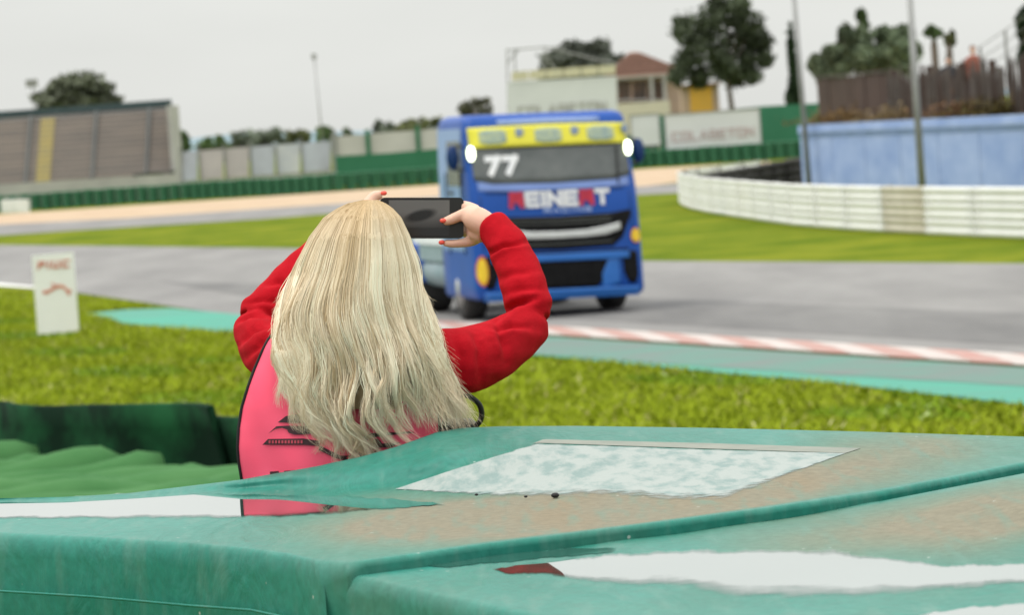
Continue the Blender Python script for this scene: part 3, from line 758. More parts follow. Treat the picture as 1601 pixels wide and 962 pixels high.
for z_ in (.35, 1.05):
    q = fence_pt((t0 + t1) / 2, FB + .06); b = MB(); b.box((q[0], q[1], ZB + z_), ((t1 - t0) * Lb, .06, .09), angz); b.build('rail', 'fence_brown', pf)
q = fence_pt((t0 + t1) / 2, FB); b = MB(); b.box((q[0], q[1], ZB + 1.36), ((t1 - t0) * Lb + .1, .12, .05), angz); b.build('cap', 'fence_grey', pf)
bf2 = empty('brushwood_fence', fence_pt(fx(1500), FB) * [1, 1, 0] + [0, 0, ZB], 'ragged grey brown brushwood fence with dark posts on the blue wall', 'fence')
t0, t1 = fx(1387), fx(1720); ns = 290
for i in range(ns):
    t = t0 + (t1 - t0) * (i + random.random()) / ns; q = fence_pt(t, FB + random.uniform(-.08, .08))
    h = 1.15 + random.uniform(-.22, .25) + .1 * math.sin(i * .35)
    b = MB(); b.tube([(q[0], q[1], ZB - .08), (q[0] + random.uniform(-.06, .06), q[1], ZB + h)], [.035, .022], 5); b.build('stake', 'fence_grey' if random.random() < .7 else 'fence_brown', bf2)
for px_ in (1392, 1447, 1499, 1545, 1594, 1650):
    q = fence_pt(fx(px_), FB + .12); b = MB(); b.tube([(q[0], q[1], ZB - .08), (q[0], q[1], ZB + 1.38)], .09, 8); b.build('post', 'fence_brown', bf2)
# wire net posts and wires
wn = empty('wire_net', fence_pt(fx(1560), FB + .6) * [1, 1, 0] + [0, 0, ZB], 'thin wire net on slim posts above the brushwood fence', 'net')
for px_, h in ((1500, 1.75), (1540, 2.1), (1578, 2.45), (1620, 2.8), (1680, 3.0)):
    q = fence_pt(fx(px_), FB + .6); b = MB(); b.tube([(q[0], q[1], ZB - .08), (q[0], q[1], ZB + h)], .035, 6); b.build('post', 'grey_metal', wn)
for s_ in (0, .3, .6, .9):
    pts = [];
    for px_, h in ((1500, 1.75), (1540, 2.1), (1578, 2.45), (1620, 2.8), (1680, 3.0)):
        q = fence_pt(fx(px_), FB + .6); pts.append((q[0], q[1], ZB + h - s_))
    b = MB(); b.tube(pts, .012, 5); b.build('wire', 'grey_metal', wn)
# shrubs at the fence foot
def shrub(label, px, h, wd_, col, seed, back=1.2, n=700):
    q = fence_pt(fx(px), back); rg = np.random.default_rng(seed); e = empty('dry_shrub', (q[0], q[1], ZB), label, 'shrub', 'shrubs along the fence foot')
    pos = np.array([q[0], q[1], ZB]) + np.stack([rg.normal(0, wd_ / 2.4, n), rg.normal(0, .12, n), np.abs(rg.normal(0, h / 2, n))], 1)
    a = rg.normal(0, 1, (n, 3)) * .05; c_ = rg.normal(0, 1, (n, 3)) * .04
    V = np.stack([pos - a, pos + c_, pos + a], 1).reshape(-1, 3); cc = np.array(col) * rg.uniform(.6, 1.4, (n, 1))
    np_mesh('foliage', V, np.arange(n * 3).reshape(-1, 3), 'leaf_vc', e, np.concatenate([np.repeat(cc, 3, 0), np.ones((n * 3, 1))], 1))
    b = MB()
    for k in range(5): b.tube([(q[0] + rg.normal(0, .05), q[1], ZB - .05), (q[0] + rg.normal(0, wd_ / 3), q[1], ZB + h * .8)], [.02, .008], 5)
    b.build('stem', 'bark', e)
shrub('rusty dry shrub at the foot of the dark planks', 1345, .35, 1.6, (.22, .14, .06), 1)
shrub('straw coloured weeds below the first fence post', 1420, .3, 1.4, (.24, .18, .10), 2)
shrub('brown dry shrub between two dark fence posts', 1525, .35, 1.2, (.16, .09, .05), 3)
shrub('dark green brown shrub near the end of the blue wall', 1582, .42, 1.3, (.10, .08, .03), 4)
# ------------------------------------------------------------------ sign board
q0, q1 = G(62, 523), G(121, 521); Ys = (q0[1] + q1[1]) / 2
sg = empty('track_sign', ((q0[0] + q1[0]) / 2, Ys, 0), 'white upright board with faint red lettering and red curved arrow on grass', 'sign')
sx0, sx1 = q0[0], q1[0]; sh = 128 * PXM(Ys)
b = MB()
pf_ = [(sx0, 0), (sx1, 0), (sx1 + .004, sh), (sx0 - .004, sh - .015)]
b.prism([(x, Ys, z - .02) for x, z in pf_], (0, .035, 0)); b.build('board', 'sign_white', sg)
b = MB()
for xx in (sx0 + .12, sx1 - .12): b.box((xx, Ys + .09, sh * .45), (.05, .05, sh * .9))
b.build('back_strut', 'grey_metal', sg)
qs, tot = text_quads('PIUC', 1, 1.1, .3, .26, slant=.15); k = (sx1 - sx0) * .78 / tot
for li, ch, qd in qs:
    b = MB()
    for n_, q in enumerate(qd): b.prism([(sx0 + .07 + u * k, Ys - .010 - .0006 * (n_ % 7), sh * .80 + v * k * .95) for u, v in q], (0, .008, 0))
    b.build('letter', 'sign_red', sg)
b = MB(); W = sx1 - sx0
ap = [(.20, .52), (.30, .515), (.42, .545), (.55, .575), (.66, .58), (.76, .55), (.80, .51)]
for i in range(len(ap) - 1):
    (xa_, za_), (xb_, zb_) = ap[i], ap[i + 1]; t_ = .022
    b.prism([(sx0 + xa_ * W, Ys - .008, sh * (za_ - t_)), (sx0 + xb_ * W, Ys - .008, sh * (zb_ - t_)), (sx0 + xb_ * W, Ys - .008, sh * (zb_ + t_)), (sx0 + xa_ * W, Ys - .008, sh * (za_ + t_))], (0, .006, 0))
b.prism([(sx0 + .73 * W, Ys - .011, sh * .53), (sx0 + .90 * W, Ys - .011, sh * .53), (sx0 + .83 * W, Ys - .011, sh * .45)], (0, .006, 0))
b.prism([(sx0 + .40 * W, Ys - .013, sh * .63), (sx0 + .56 * W, Ys - .013, sh * .60), (sx0 + .50 * W, Ys - .013, sh * .57)], (0, .006, 0))
b.build('arrow', 'sign_red', sg)

# ------------------------------------------------------------------ green rolled barrier on the left (stands on the track level ground)
ZR = 1.12
rb = empty('green_roll_barrier', (-3.2, 21, 0), 'low barrier of green padded rolls with dark green rubber belt behind', 'barrier')
def belt_y(X): return 23.0 - 1.5 * (X + 3.07)
for i in range(34):
    y0_ = 14.6 + i * .36
    b = MB(); pth, rr = [], []
    for k in range(60):
        X = -7.5 + k * .12; Y = y0_ + .22 * (X + 5) + .04 * math.sin(X * 2 + i)
        if Y > belt_y(X) - .30 or Y < 15.5: continue
        pth.append((X, Y, ZR - .17 + .03 * math.sin(X * 1.7 + i * 1.9) + .02 * math.sin(X * 4.1 + i)))
        rr.append((.175 + .03 * math.sin(X * 2.6 + i * 2.3) + .02 * math.sin(X * 7.3 + i * 4.1)) * (.6 if len(rr) == 0 else 1))
    if len(pth) < 4: continue
    rr[-1] *= .75; b.tube(pth, rr, 18); b.build('padded_roll', 'roll_green', rb, True)
b = MB(); b.prism([(-7.5, 16, 0), (-.4, 16, 0), (-.4, belt_y(-.4) - .6, 0), (-4.6, belt_y(-4.6) - .6, 0), (-7.5, 26, 0)], (0, 0, .8)); b.build('tyre_base', 'black_rubber', rb)
def belt(px_pts, z_off=0):
    dens = []; cols = []
    for (xa_, ya_), (xb_, yb_) in zip(px_pts[:-1], px_pts[1:]):
        for k in range(8): t = k / 8; dens.append((xa_ + (xb_ - xa_) * t, ya_ + (yb_ - ya_) * t))
    dens.append(px_pts[-1])
    for x, y in dens:
        Y = 22.0
        for _ in range(30): Y = .5 * Y + .5 * belt_y(P(x, y, Y)[0])
        q = P(x, y, Y); dd = .05 * math.sin(Y * 2.6) + .03 * math.sin(Y * 6.1 + 1)
        cols.append([(q[0] - dd - .03 * math.sin(k * 1.1 + Y), Y - dd * .4 + z_off, q[2] * (1 - k / 10)) for k in range(11)])
    b = MB(); b.grid(cols); o = b.build('rubber_belt', 'belt_green', rb, True)
    md = o.modifiers.new('t', 'SOLIDIFY'); md.thickness = .04
belt([(-420, 640), (-200, 632), (0, 629), (90, 634), (170, 631), (300, 632), (334, 634), (337, 645)])
belt([(325, 653), (380, 654), (450, 658), (540, 664)], .15)

# ------------------------------------------------------------------ foreground tarpaulin barrier
ZT = 2.27
ZTB = 2.20 - .020
mt = bpy.data.materials.new('tarp'); mt.use_nodes = True; t = mt.node_tree; bs = t.nodes['Principled BSDF']
def nn_(tp): return t.nodes.new(tp)
co = nn_('ShaderNodeTexCoord'); n1 = nn_('ShaderNodeTexNoise'); n1.inputs['Scale'].default_value = 3.0; n1.inputs['Detail'].default_value = 8
n2 = nn_('ShaderNodeTexNoise'); n2.inputs['Scale'].default_value = 60; n2.inputs['Detail'].default_value = 6
mpt = nn_('ShaderNodeMapping'); mpt.inputs['Scale'].default_value = (1, .45, 1); mpt.inputs['Rotation'].default_value = (0, 0, .3)
t.links.new(co.outputs['Object'], mpt.inputs[0]); t.links.new(mpt.outputs[0], n1.inputs['Vector']); t.links.new(co.outputs['Object'], n2.inputs['Vector'])
att = nn_('ShaderNodeAttribute'); att.attribute_name = 'Col'
sp = nn_('ShaderNodeSeparateColor'); t.links.new(att.outputs['Color'], sp.inputs[0])
m1 = nn_('ShaderNodeMix'); m1.data_type = 'RGBA'; m1.inputs[6].default_value = (.008, .15, .112, 1); m1.inputs[7].default_value = (.022, .19, .15, 1)
r1 = nn_('ShaderNodeMapRange'); r1.inputs['From Min'].default_value = .35; r1.inputs['From Max'].default_value = .65
t.links.new(n1.outputs['Fac'], r1.inputs['Value']); t.links.new(r1.outputs[0], m1.inputs[0])
# dirt, amount stored with the mesh and broken up with noise
ad = nn_('ShaderNodeMath'); ad.operation = 'MULTIPLY_ADD'; ad.inputs[1].default_value = 1.5; 
sb = nn_('ShaderNodeMath'); sb.operation = 'MULTIPLY_ADD'; sb.inputs[1].default_value = .9; sb.inputs[2].default_value = -.56
n7 = nn_('ShaderNodeTexNoise'); n7.inputs['Scale'].default_value = 3.5; n7.inputs['Detail'].default_value = 3; t.links.new(mpt.outputs[0], n7.inputs['Vector']); t.links.new(n7.outputs['Fac'], sb.inputs[0]); t.links.new(sp.outputs[0], ad.inputs[0]); t.links.new(sb.outputs[0], ad.inputs[2]); ad.use_clamp = True
m2 = nn_('ShaderNodeMix'); m2.data_type = 'RGBA'; m2.inputs[7].default_value = (.195, .18, .13, 1)
t.links.new(ad.outputs[0], m2.inputs[0]); t.links.new(m1.outputs[2], m2.inputs[6])
m3 = nn_('ShaderNodeMix'); m3.data_type = 'RGBA'; m3.inputs[7].default_value = (.21, .165, .105, 1)
n3 = nn_('ShaderNodeTexNoise'); n3.inputs['Scale'].default_value = 5; n3.inputs['Detail'].default_value = 6; mpt3 = nn_('ShaderNodeMapping'); mpt3.inputs['Scale'].default_value = (1, .25, 1)
t.links.new(co.outputs['Object'], mpt3.inputs[0]); t.links.new(mpt3.outputs[0], n3.inputs['Vector'])
r3 = nn_('ShaderNodeMapRange'); r3.inputs['From Min'].default_value = .56; r3.inputs['From Max'].default_value = .8
t.links.new(n3.outputs['Fac'], r3.inputs['Value']); m3f = nn_('ShaderNodeMath'); m3f.operation = 'MULTIPLY'; t.links.new(r3.outputs[0], m3f.inputs[0]); t.links.new(ad.outputs[0], m3f.inputs[1])
t.links.new(m3f.outputs[0], m3.inputs[0]); t.links.new(m2.outputs[2], m3.inputs[6])
# fine speckle
r4 = nn_('ShaderNodeMapRange'); r4.inputs['From Min'].default_value = .3; r4.inputs['From Max'].default_value = .7; r4.inputs['To Min'].default_value = .88; r4.inputs['To Max'].default_value = 1.12
t.links.new(n2.outputs['Fac'], r4.inputs['Value'])
m4 = nn_('ShaderNodeVectorMath'); m4.operation = 'SCALE'; t.links.new(m3.outputs[2], m4.inputs[0]); t.links.new(r4.outputs[0], m4.inputs['Scale'])
n5 = nn_('ShaderNodeTexVoronoi'); n5.inputs['Scale'].default_value = 26; t.links.new(co.outputs['Object'], n5.inputs['Vector'])
r5 = nn_('ShaderNodeMapRange'); r5.inputs['From Min'].default_value = .045; r5.inputs['From Max'].default_value = .09; r5.inputs['To Min'].default_value = .75; r5.inputs['To Max'].default_value = 0; t.links.new(n5.outputs['Distance'], r5.inputs['Value'])
sc5 = nn_('ShaderNodeSeparateColor'); t.links.new(n5.outputs['Color'], sc5.inputs[0]); g5 = nn_('ShaderNodeMath'); g5.operation = 'GREATER_THAN'; g5.inputs[1].default_value = .80; t.links.new(sc5.outputs[0], g5.inputs[0])
k5 = nn_('ShaderNodeMath'); k5.operation = 'MULTIPLY'; t.links.new(r5.outputs[0], k5.inputs[0]); t.links.new(g5.outputs[0], k5.inputs[1])
m5 = nn_('ShaderNodeMix'); m5.data_type = 'RGBA'; m5.inputs[7].default_value = (.42, .46, .42, 1); t.links.new(k5.outputs[0], m5.inputs[0]); t.links.new(m4.outputs[0], m5.inputs[6])
n6 = nn_('ShaderNodeTexNoise'); n6.inputs['Scale'].default_value = 9; n6.inputs['Detail'].default_value = 9; mp6 = nn_('ShaderNodeMapping'); mp6.inputs['Scale'].default_value = (3.5, .6, .6); mp6.inputs['Rotation'].default_value = (0, 0, 1.05)
t.links.new(co.outputs['Object'], mp6.inputs[0]); t.links.new(mp6.outputs[0], n6.inputs['Vector']); r6 = nn_('ShaderNodeMapRange'); r6.inputs['From Min'].default_value = .52; r6.inputs['From Max'].default_value = .74; r6.inputs['To Max'].default_value = .5
t.links.new(n6.outputs['Fac'], r6.inputs['Value']); m6 = nn_('ShaderNodeMix'); m6.data_type = 'RGBA'; m6.inputs[7].default_value = (.10, .22, .18, 1); t.links.new(r6.outputs[0], m6.inputs[0]); t.links.new(m5.outputs[2], m6.inputs[6])
t.links.new(m6.outputs[2], bs.inputs['Base Color'])
rr_ = nn_('ShaderNodeMath'); rr_.operation = 'MULTIPLY_ADD'; rr_.inputs[1].default_value = .4; rr_.inputs[2].default_value = .42
t.links.new(ad.outputs[0], rr_.inputs[0]); t.links.new(rr_.outputs[0], bs.inputs['Roughness'])
bp_ = nn_('ShaderNodeBump'); bp_.inputs['Strength'].default_value = .12; bp_.inputs['Distance'].default_value = .004
t.links.new(n2.outputs['Fac'], bp_.inputs['Height']); n8 = nn_('ShaderNodeTexNoise'); n8.inputs['Scale'].default_value = 5; n8.inputs['Detail'].default_value = 4; n8.inputs['Distortion'].default_value = 1.2
mp8 = nn_('ShaderNodeMapping'); mp8.inputs['Scale'].default_value = (2.2, .7, .8); mp8.inputs['Rotation'].default_value = (0, 0, .9); t.links.new(co.outputs['Object'], mp8.inputs[0]); t.links.new(mp8.outputs[0], n8.inputs['Vector'])
bp8 = nn_('ShaderNodeBump'); bp8.inputs['Strength'].default_value = .35; bp8.inputs['Distance'].default_value = .03; t.links.new(n8.outputs['Fac'], bp8.inputs['Height']); t.links.new(bp8.outputs[0], bp_.inputs['Normal'])
t.links.new(bp_.outputs[0], bs.inputs['Normal'])
bs.inputs['Specular IOR Level'].default_value = .25
M['tarp'] = mt
# water film
wt = mat('puddle', (.05, .12, .10), None, rough=.02, ior=1.5, spec=.8, coat=1.0)
wt.node_tree.nodes['Principled BSDF'].inputs['Coat Roughness'].default_value = .01
def feather(mt_, nscale, namp):
    """thin out a film or worn print towards its outline (amount stored with the mesh), broken up with noise"""
    t = mt_.node_tree; pb_ = t.nodes['Principled BSDF']; om = t.nodes['Material Output']
    a = t.nodes.new('ShaderNodeAttribute'); a.attribute_name = 'Col'; c = t.nodes.new('ShaderNodeTexCoord'); n = t.nodes.new('ShaderNodeTexNoise')
    n.inputs['Scale'].default_value = nscale; n.inputs['Detail'].default_value = 6; t.links.new(c.outputs['Object'], n.inputs['Vector'])
    f1 = t.nodes.new('ShaderNodeMath'); f1.operation = 'MULTIPLY_ADD'; f1.inputs[1].default_value = namp; f1.inputs[2].default_value = -namp * .5; t.links.new(n.outputs['Fac'], f1.inputs[0])
    f2 = t.nodes.new('ShaderNodeMath'); f2.operation = 'ADD'; f2.use_clamp = True; t.links.new(f1.outputs[0], f2.inputs[0]); t.links.new(a.outputs['Fac'], f2.inputs[1])
    f3 = t.nodes.new('ShaderNodeMapRange'); f3.inputs['From Min'].default_value = .15; f3.inputs['From Max'].default_value = .75; t.links.new(f2.outputs[0], f3.inputs['Value'])
    tr = t.nodes.new('ShaderNodeBsdfTransparent'); mxs = t.nodes.new('ShaderNodeMixShader')
    t.links.new(f3.outputs[0], mxs.inputs[0]); t.links.new(tr.outputs[0], mxs.inputs[1]); t.links.new(pb_.outputs[0], mxs.inputs[2]); t.links.new(mxs.outputs[0], om.inputs['Surface'])
feather(wt, 14, .8)
# worn white print
mat('worn_print', (.31, .345, .33), (.19, .26, .25), 30, .75, detail=10, lo=.44, hi=.62, stretch=(1, .5, 1), bump=.1, bscale=120)
mat('worn_grey', (.25, .26, .225), (.20, .22, .19), 20, .8, detail=8)
feather(M['worn_print'], 40, 1.3)

FRONT_A = [(-900, 800), (-500, 812), (-200, 824), (0, 836), (150, 843), (300, 852), (390, 861), (450, 869), (497, 880), (542, 881), (640, 868), (760, 851), (900, 834), (1050, 815), (1200, 795), (1380, 768), (1500, 745), (1601, 724), (1800, 690)]
BACK_A = [(-900, 758), (-500, 764), (-200, 770), (0, 777), (100, 775), (200, 769), (300, 757), (375, 748), (430, 738), (500, 727), (560, 715), (620, 698), (680, 676), (720, 669), (780, 666.5), (900, 666), (1100, 669), (1350, 675), (1800, 689)]
ZLOW = 2.20
def zA(x, y):
    """height of the first tarp under image point x, y: low on the near left, lifted rim at the far side"""
    yf = float(np.interp(x, [q[0] for q in FRONT_A], [q[1] for q in FRONT_A])); yb = float(np.interp(x, [q[0] for q in BACK_A], [q[1] for q in BACK_A]))
    zbk = float(np.interp(x, [-900, 200, 300, 375, 430, 500, 560, 620, 680, 760, 900, 1100, 1350, 1800], [2.204, 2.206, 2.209, 2.218, 2.224, 2.233, 2.242, 2.254, 2.269, 2.270, 2.258, 2.236, 2.215, 2.202]))
    s0 = float(np.interp(x, [-900, 350, 450, 600, 700, 1000, 1800], [.85, .80, .73, .55, .35, .2, .1]))
    s = min(1, max(0, ((yf - y) / (yf - yb) - s0) / (1 - s0)))
    return ZLOW + (zbk - ZLOW) * s * s * (3 - 2 * s) + .0007 * math.sin(x * .05 + y * .13) * (x > 640)
def zB(x, y):
    return ZTB + .03 * math.exp(-((x - 1680) / 240) ** 2 - ((y - 775) / 42) ** 2)
DIRT = [((900, 800), 330, 30, 1.0), ((1150, 755), 260, 40, .75), ((700, 810), 200, 26, .75), ((1450, 700), 220, 40, .45), ((1000, 830), 260, 25, .5), ((600, 780), 100, 20, .3)]
DIRT_B = [((1420, 825), 240, 40, .7), ((1150, 800), 220, 22, .3), ((1560, 800), 120, 55, .6)]
def dirt_amt(px, py, L): return min(1.0, sum(a * math.exp(-((px - c[0]) / sx) ** 2 - ((py - c[1] + .10 * (px - c[0])) / sy) ** 2) for c, sx, sy, a in L))
def tarp_patch(front, back, nu, nv, zfun, zbase, dirt, rnd=.035, under=lambda t_, p_: False):
    rows = []; cols = []; b = MB()
    for i in range(nu + 1):
        t_ = i / nu; fp, bp2 = np.array(lerp_pts(front, t_)), np.array(lerp_pts(back, t_))
        zf_, zk_ = zfun(*fp), zfun(*bp2); f0, b0 = G(*fp, zf_), G(*bp2, zk_); L = np.linalg.norm((b0 - f0)[:2]) + 1e-6; u = (b0 - f0) * [1, 1, 0] / L
        r_ = min(rnd if not under(t_, fp) else float(np.interp(fp[0], [505, 570], [rnd, .010])), L * .3); row = []; cr_ = []
        for k in range(9):
            s_ = (.012 * math.sin(k * .9 + t_ * 9) - .05 * (1 - k / 9) ** 2) if not under(t_, fp) else .06 * (1 - (k / 9) ** 4); q = f0 + u * s_
            row.append((q[0], q[1], zbase - .02 + (zf_ - zbase - r_ + .02) * k / 9)); cr_.append((.0, 0, 0, 1))
        for k in range(7):
            a = math.pi / 2 * k / 6; q = f0 + u * r_ * (1 - math.cos(a)); row.append((q[0], q[1], zf_ - r_ * (1 - math.sin(a)))); cr_.append((.04, 0, 0, 1))
        for k in range(1, nv):
            v_ = r_ / L + (1 - 2 * r_ / L) * k / nv; px_, py_ = fp + (bp2 - fp) * v_; q = G(px_, py_, zfun(px_, py_))
            row.append(tuple(q)); cr_.append((dirt_amt(px_, py_, dirt), 0, 0, 1))
        for k in range(7):
            a = math.pi / 2 * (1 - k / 6); q = b0 - u * r_ * (1 - math.cos(a)); row.append((q[0], q[1], zk_ - r_ * (1 - math.sin(a)))); cr_.append((.1, 0, 0, 1))
        for k in range(1, 8): row.append((b0[0], b0[1], zk_ - r_ - (zk_ - zbase - r_ + .02) * k / 7)); cr_.append((.2, 0, 0, 1))
        rows.append(row); cols += cr_
    b.grid(rows); return b, cols
ta = empty('tarp_barrier', tuple(G(530, 850, ZLOW)[:2]) + (1.04,), 'green tarpaulin covered barrier block with white worn print on top', 'barrier')
b, cols = tarp_patch(FRONT_A, BACK_A, 240, 60, zA, 1.04, DIRT, under=lambda t_, p_: p_[0] > 505)
b.build('cover', 'tarp', ta, True, colors=cols)
FRONT_B = [(506, 893), (522, 900), (580, 908), (640, 922), (720, 940), (800, 958), (900, 978), (1000, 998), (1200, 1036), (1500, 1090), (1900, 1150)]
BACK_B = [(517, 893), (535, 891), (606, 884), (686, 873), (786, 860), (904, 845), (1054, 826), (1204, 806), (1384, 780), (1605, 737), (1900, 685)]
tb2 = empty('tarp_barrier', tuple(G(1000, 960, ZT)[:2]) + (1.04,), 'green tarpaulin covered barrier block holding the largest white puddles', 'barrier')
b, cols = tarp_patch(FRONT_B, BACK_B, 200, 50, zB, 1.04, DIRT_B, rnd=.03)
b.build('cover', 'tarp', tb2, True, colors=cols)
# seams of the tarp face
b = MB(); b.tube([G(x, y, 2.20) * [1, 1, 0] + [-.012, -.012, 2.11 + .004 * math.sin(x * .02)] for x, y in ((-500, 812), (-200, 824), (0, 836), (150, 843), (300, 852), (400, 862), (470, 871))], .0022, 6); b.build('hem', 'tarp', ta, True)

def surf_sheet(name, poly, mat_, parent, ztop, bulge, off, step=6, jit=0, fade=(1.3, .55), flat=False):
    """thin skin following the tarp, cut to an outline"""
    xs_ = [p_[0] for p_ in poly]; ys_ = [p_[1] for p_ in poly]
    x0, x1, y0, y1 = min(xs_), max(xs_), min(ys_), max(ys_); stepy = max(.8, step * .2)
    nx, ny = int((x1 - x0) / step) + 1, int((y1 - y0) / stepy) + 1
    b = MB(); V = []; keep = []
    # columns: clip the outline per column so the edge stays clean
    cols_ = []
    for i in range(nx + 1):
        x = x0 + (x1 - x0) * (i + .0) / nx; x = min(max(x, x0 + .3), x1 - .3); hits = []
        for k in range(len(poly)):
            (xa_, ya_), (xb_, yb_) = poly[k], poly[(k + 1) % len(poly)]
            if (xa_ <= x < xb_) or (xb_ <= x < xa_): hits.append(ya_ + (yb_ - ya_) * (x - xa_) / (xb_ - xa_))
        hits.sort()
        cols_.append((x, hits))
    rows = []; acol = []; NKc = 24; ncol = len([1 for q in cols_ if len(q[1]) >= 2]); ic = -1
    for x, hits in cols_:
        if len(hits) < 2: continue
        a0, a1 = hits[0], hits[-1]; ic += 1
        if jit:
            a0 += jit * (math.sin(x * .09) + .6 * math.sin(x * .23 + 1) + .5 * math.sin(x * .51)) ; a1 += jit * (math.sin(x * .07 + 2) + .6 * math.sin(x * .19) + .5 * math.sin(x * .47 + 3))
            if a1 < a0: a0 = a1 = (a0 + a1) / 2
        row = []
        for k in range(NKc + 1):
            ev = min(1.0, min(fade[0] * k, fade[1] * (NKc - k)) / 3.0) * min(1.0, (min(ic, ncol - 1 - ic)) / 4 if fade[0] < 9 else 1.0); acol.append((ev, ev, ev, 1))
            y = a0 + (a1 - a0) * k / NKc; zz = ztop if flat else ztop(x, y); q = G(x, y, zz); row.append((q[0], q[1], zz + off))
        rows.append(row)
    b.grid(rows); return b.build(name, mat_, parent, True, colors=acol)
# white worn print
surf_sheet('worn_print', [(618, 766), (700, 738), (838, 694), (1100, 703), (1322, 710), (1230, 745), (1130, 783), (1050, 785), (960, 776), (870, 780), (760, 778), (690, 772)], 'worn_print', ta, zA, None, .0010, fade=(99, .7))
surf_sheet('worn_print', [(830, 696), (850, 688), (1100, 694), (1346, 702), (1323, 709.7), (1100, 702.7), (838, 693.7)], 'worn_grey', ta, zA, None, .0010, fade=(99, 99))
for x, y, r_, lb in ((868, 775, .0045, 'largest dark pebble at the dirty lower edge of the white print'), (822, 777, .002, 'tiny dark speck of grit beside the larger pebble'), (745, 774, .002, 'tiny dark speck of grit near the pointed corner of the white print')):
    b = MB(); b.ell(G(x, y, zA(x, y) + .004), (r_ * 1.5, r_ * 1.5, r_), 8, 6)
    tag(b.build('pebble', 'black_trim', None, True), lb, 'pebble', 'pebbles on the tarpaulin')
# puddles
WZ = .0008
pa = surf_sheet('puddle', [(-700, 778), (-200, 781), (0, 786), (100, 778), (190, 772), (280, 770), (378, 773), (480, 775), (560, 777), (640, 783), (700, 790), (560, 802), (480, 809), (380, 813), (200, 814), (0, 813), (-200, 808), (-700, 796)], 'puddle', None, ZLOW, None, WZ, 8, .8, flat=True)
tag(pa, 'still rain puddle reflecting sky and pink vest on the tarpaulin', 'puddle')
pb = surf_sheet('puddle', [(766, 891), (830, 881), (885, 876), (950, 867), (1060, 860), (1190, 857), (1310, 861), (1400, 873), (1470, 884), (1640, 882), (1900, 878), (1900, 908), (1640, 911), (1560, 919), (1440, 930), (1340, 940), (1200, 941), (1110, 934), (1075, 920), (1000, 923), (920, 916), (860, 902), (790, 899)], 'puddle', None, ZTB, None, .0008, 6, 1.0, flat=True, fade=(.8, .32))
tag(pb, 'large white rain puddle with small red reflection on the tarpaulin', 'puddle')
pd = surf_sheet('puddle', [(1430, 964), (1500, 952), (1601, 943), (1750, 936), (1800, 990), (1600, 1000), (1450, 985)], 'puddle', None, ZTB, None, .0008, 8, 1.2, flat=True)
tag(pd, 'white puddle corner near the front edge of the tarpaulin', 'puddle')
pe = surf_sheet('puddle', [(640, 884), (760, 869), (900, 858), (972, 858), (960, 866), (860, 874), (760, 884), (690, 890)], 'puddle', None, ZTB, None, .0008, 8, .8, flat=True)
tag(pe, 'thin wet strip along the seam between the two tarpaulins', 'puddle')
# ------------------------------------------------------------------ race truck
O = G(862, 498); YAW = rad(13)
O = O + np.array([math.cos(YAW), math.sin(YAW), 0]) * .20
tk = empty('race_truck', (O[0], O[1], 0), 'blue race truck with yellow sun visor and number 77 on windscreen', 'truck', rz=YAW, world=False)
LEAN = -.030
# cab section by height: z, half width, front y, back y, corner radius
SECT = [(.30, 1.22, .06, 2.25, .12), (.36, 1.25, .01, 2.30, .14), (.60, 1.25, 0.0, 2.30, .15), (.92, 1.25, .0, 2.30, .15), (1.10, 1.25, .015, 2.30, .15), (1.50, 1.25, .03, 2.30, .15), (1.85, 1.245, .06, 2.28, .16),
        (2.05, 1.24, .12, 2.26, .16), (2.40, 1.23, .22, 2.24, .16), (2.68, 1.22, .30, 2.22, .16), (2.86, 1.21, .35, 2.18, .16), (2.93, 1.18, .40, 2.12, .16), (2.965, 1.10, .52, 2.0, .15)]
def sect(z):
    zs = [s[0] for s in SECT]; return [float(np.interp(z, zs, [s[i] for s in SECT])) for i in range(1, 5)]
def fy(x, z):
    """front surface y of the cab at lateral x, height z"""
    w_, f_, bk, r_ = sect(z); c = w_ - r_; bow = .04 * (x / w_) ** 2
    if abs(x) <= c: return f_ + bow
    d = min(abs(x) - c, r_ * .98); return f_ + bow + r_ - math.sqrt(max(r_ * r_ - d * d, 0))
def sk(x, y, z): return (x, y, z + LEAN * x)
def cab_ring(z, w_, f_, bk, r_):
    pts = []
    def fr(x): return f_ + .04 * (x / w_) ** 2
    for k in range(13): x = -(w_ - r_) + 2 * (w_ - r_) * k / 12; pts.append((x, fr(x)))
    y0 = fr(w_ - r_)
    for k in range(1, 7): a = math.pi / 2 * k / 6; pts.append((w_ - r_ + r_ * math.sin(a), y0 + r_ * (1 - math.cos(a))))
    for k in range(1, 5): pts.append((w_, y0 + r_ + (bk - .1 - y0 - r_) * k / 5))
    pts += [(w_, bk - .1), (w_ - .1, bk), (-(w_ - .1), bk), (-w_, bk - .1)]
    for k in range(4, 0, -1): pts.append((-w_, y0 + r_ + (bk - .1 - y0 - r_) * k / 5))
    for k in range(6, 0, -1): a = math.pi / 2 * k / 6; pts.append((-(w_ - r_ + r_ * math.sin(a)), y0 + r_ * (1 - math.cos(a))))
    return [sk(x, y, z) for x, y in pts]
b = MB(); b.rings([cab_ring(*s) for s in SECT]); cab = b.build('cab', 'truck_blue', tk, True)
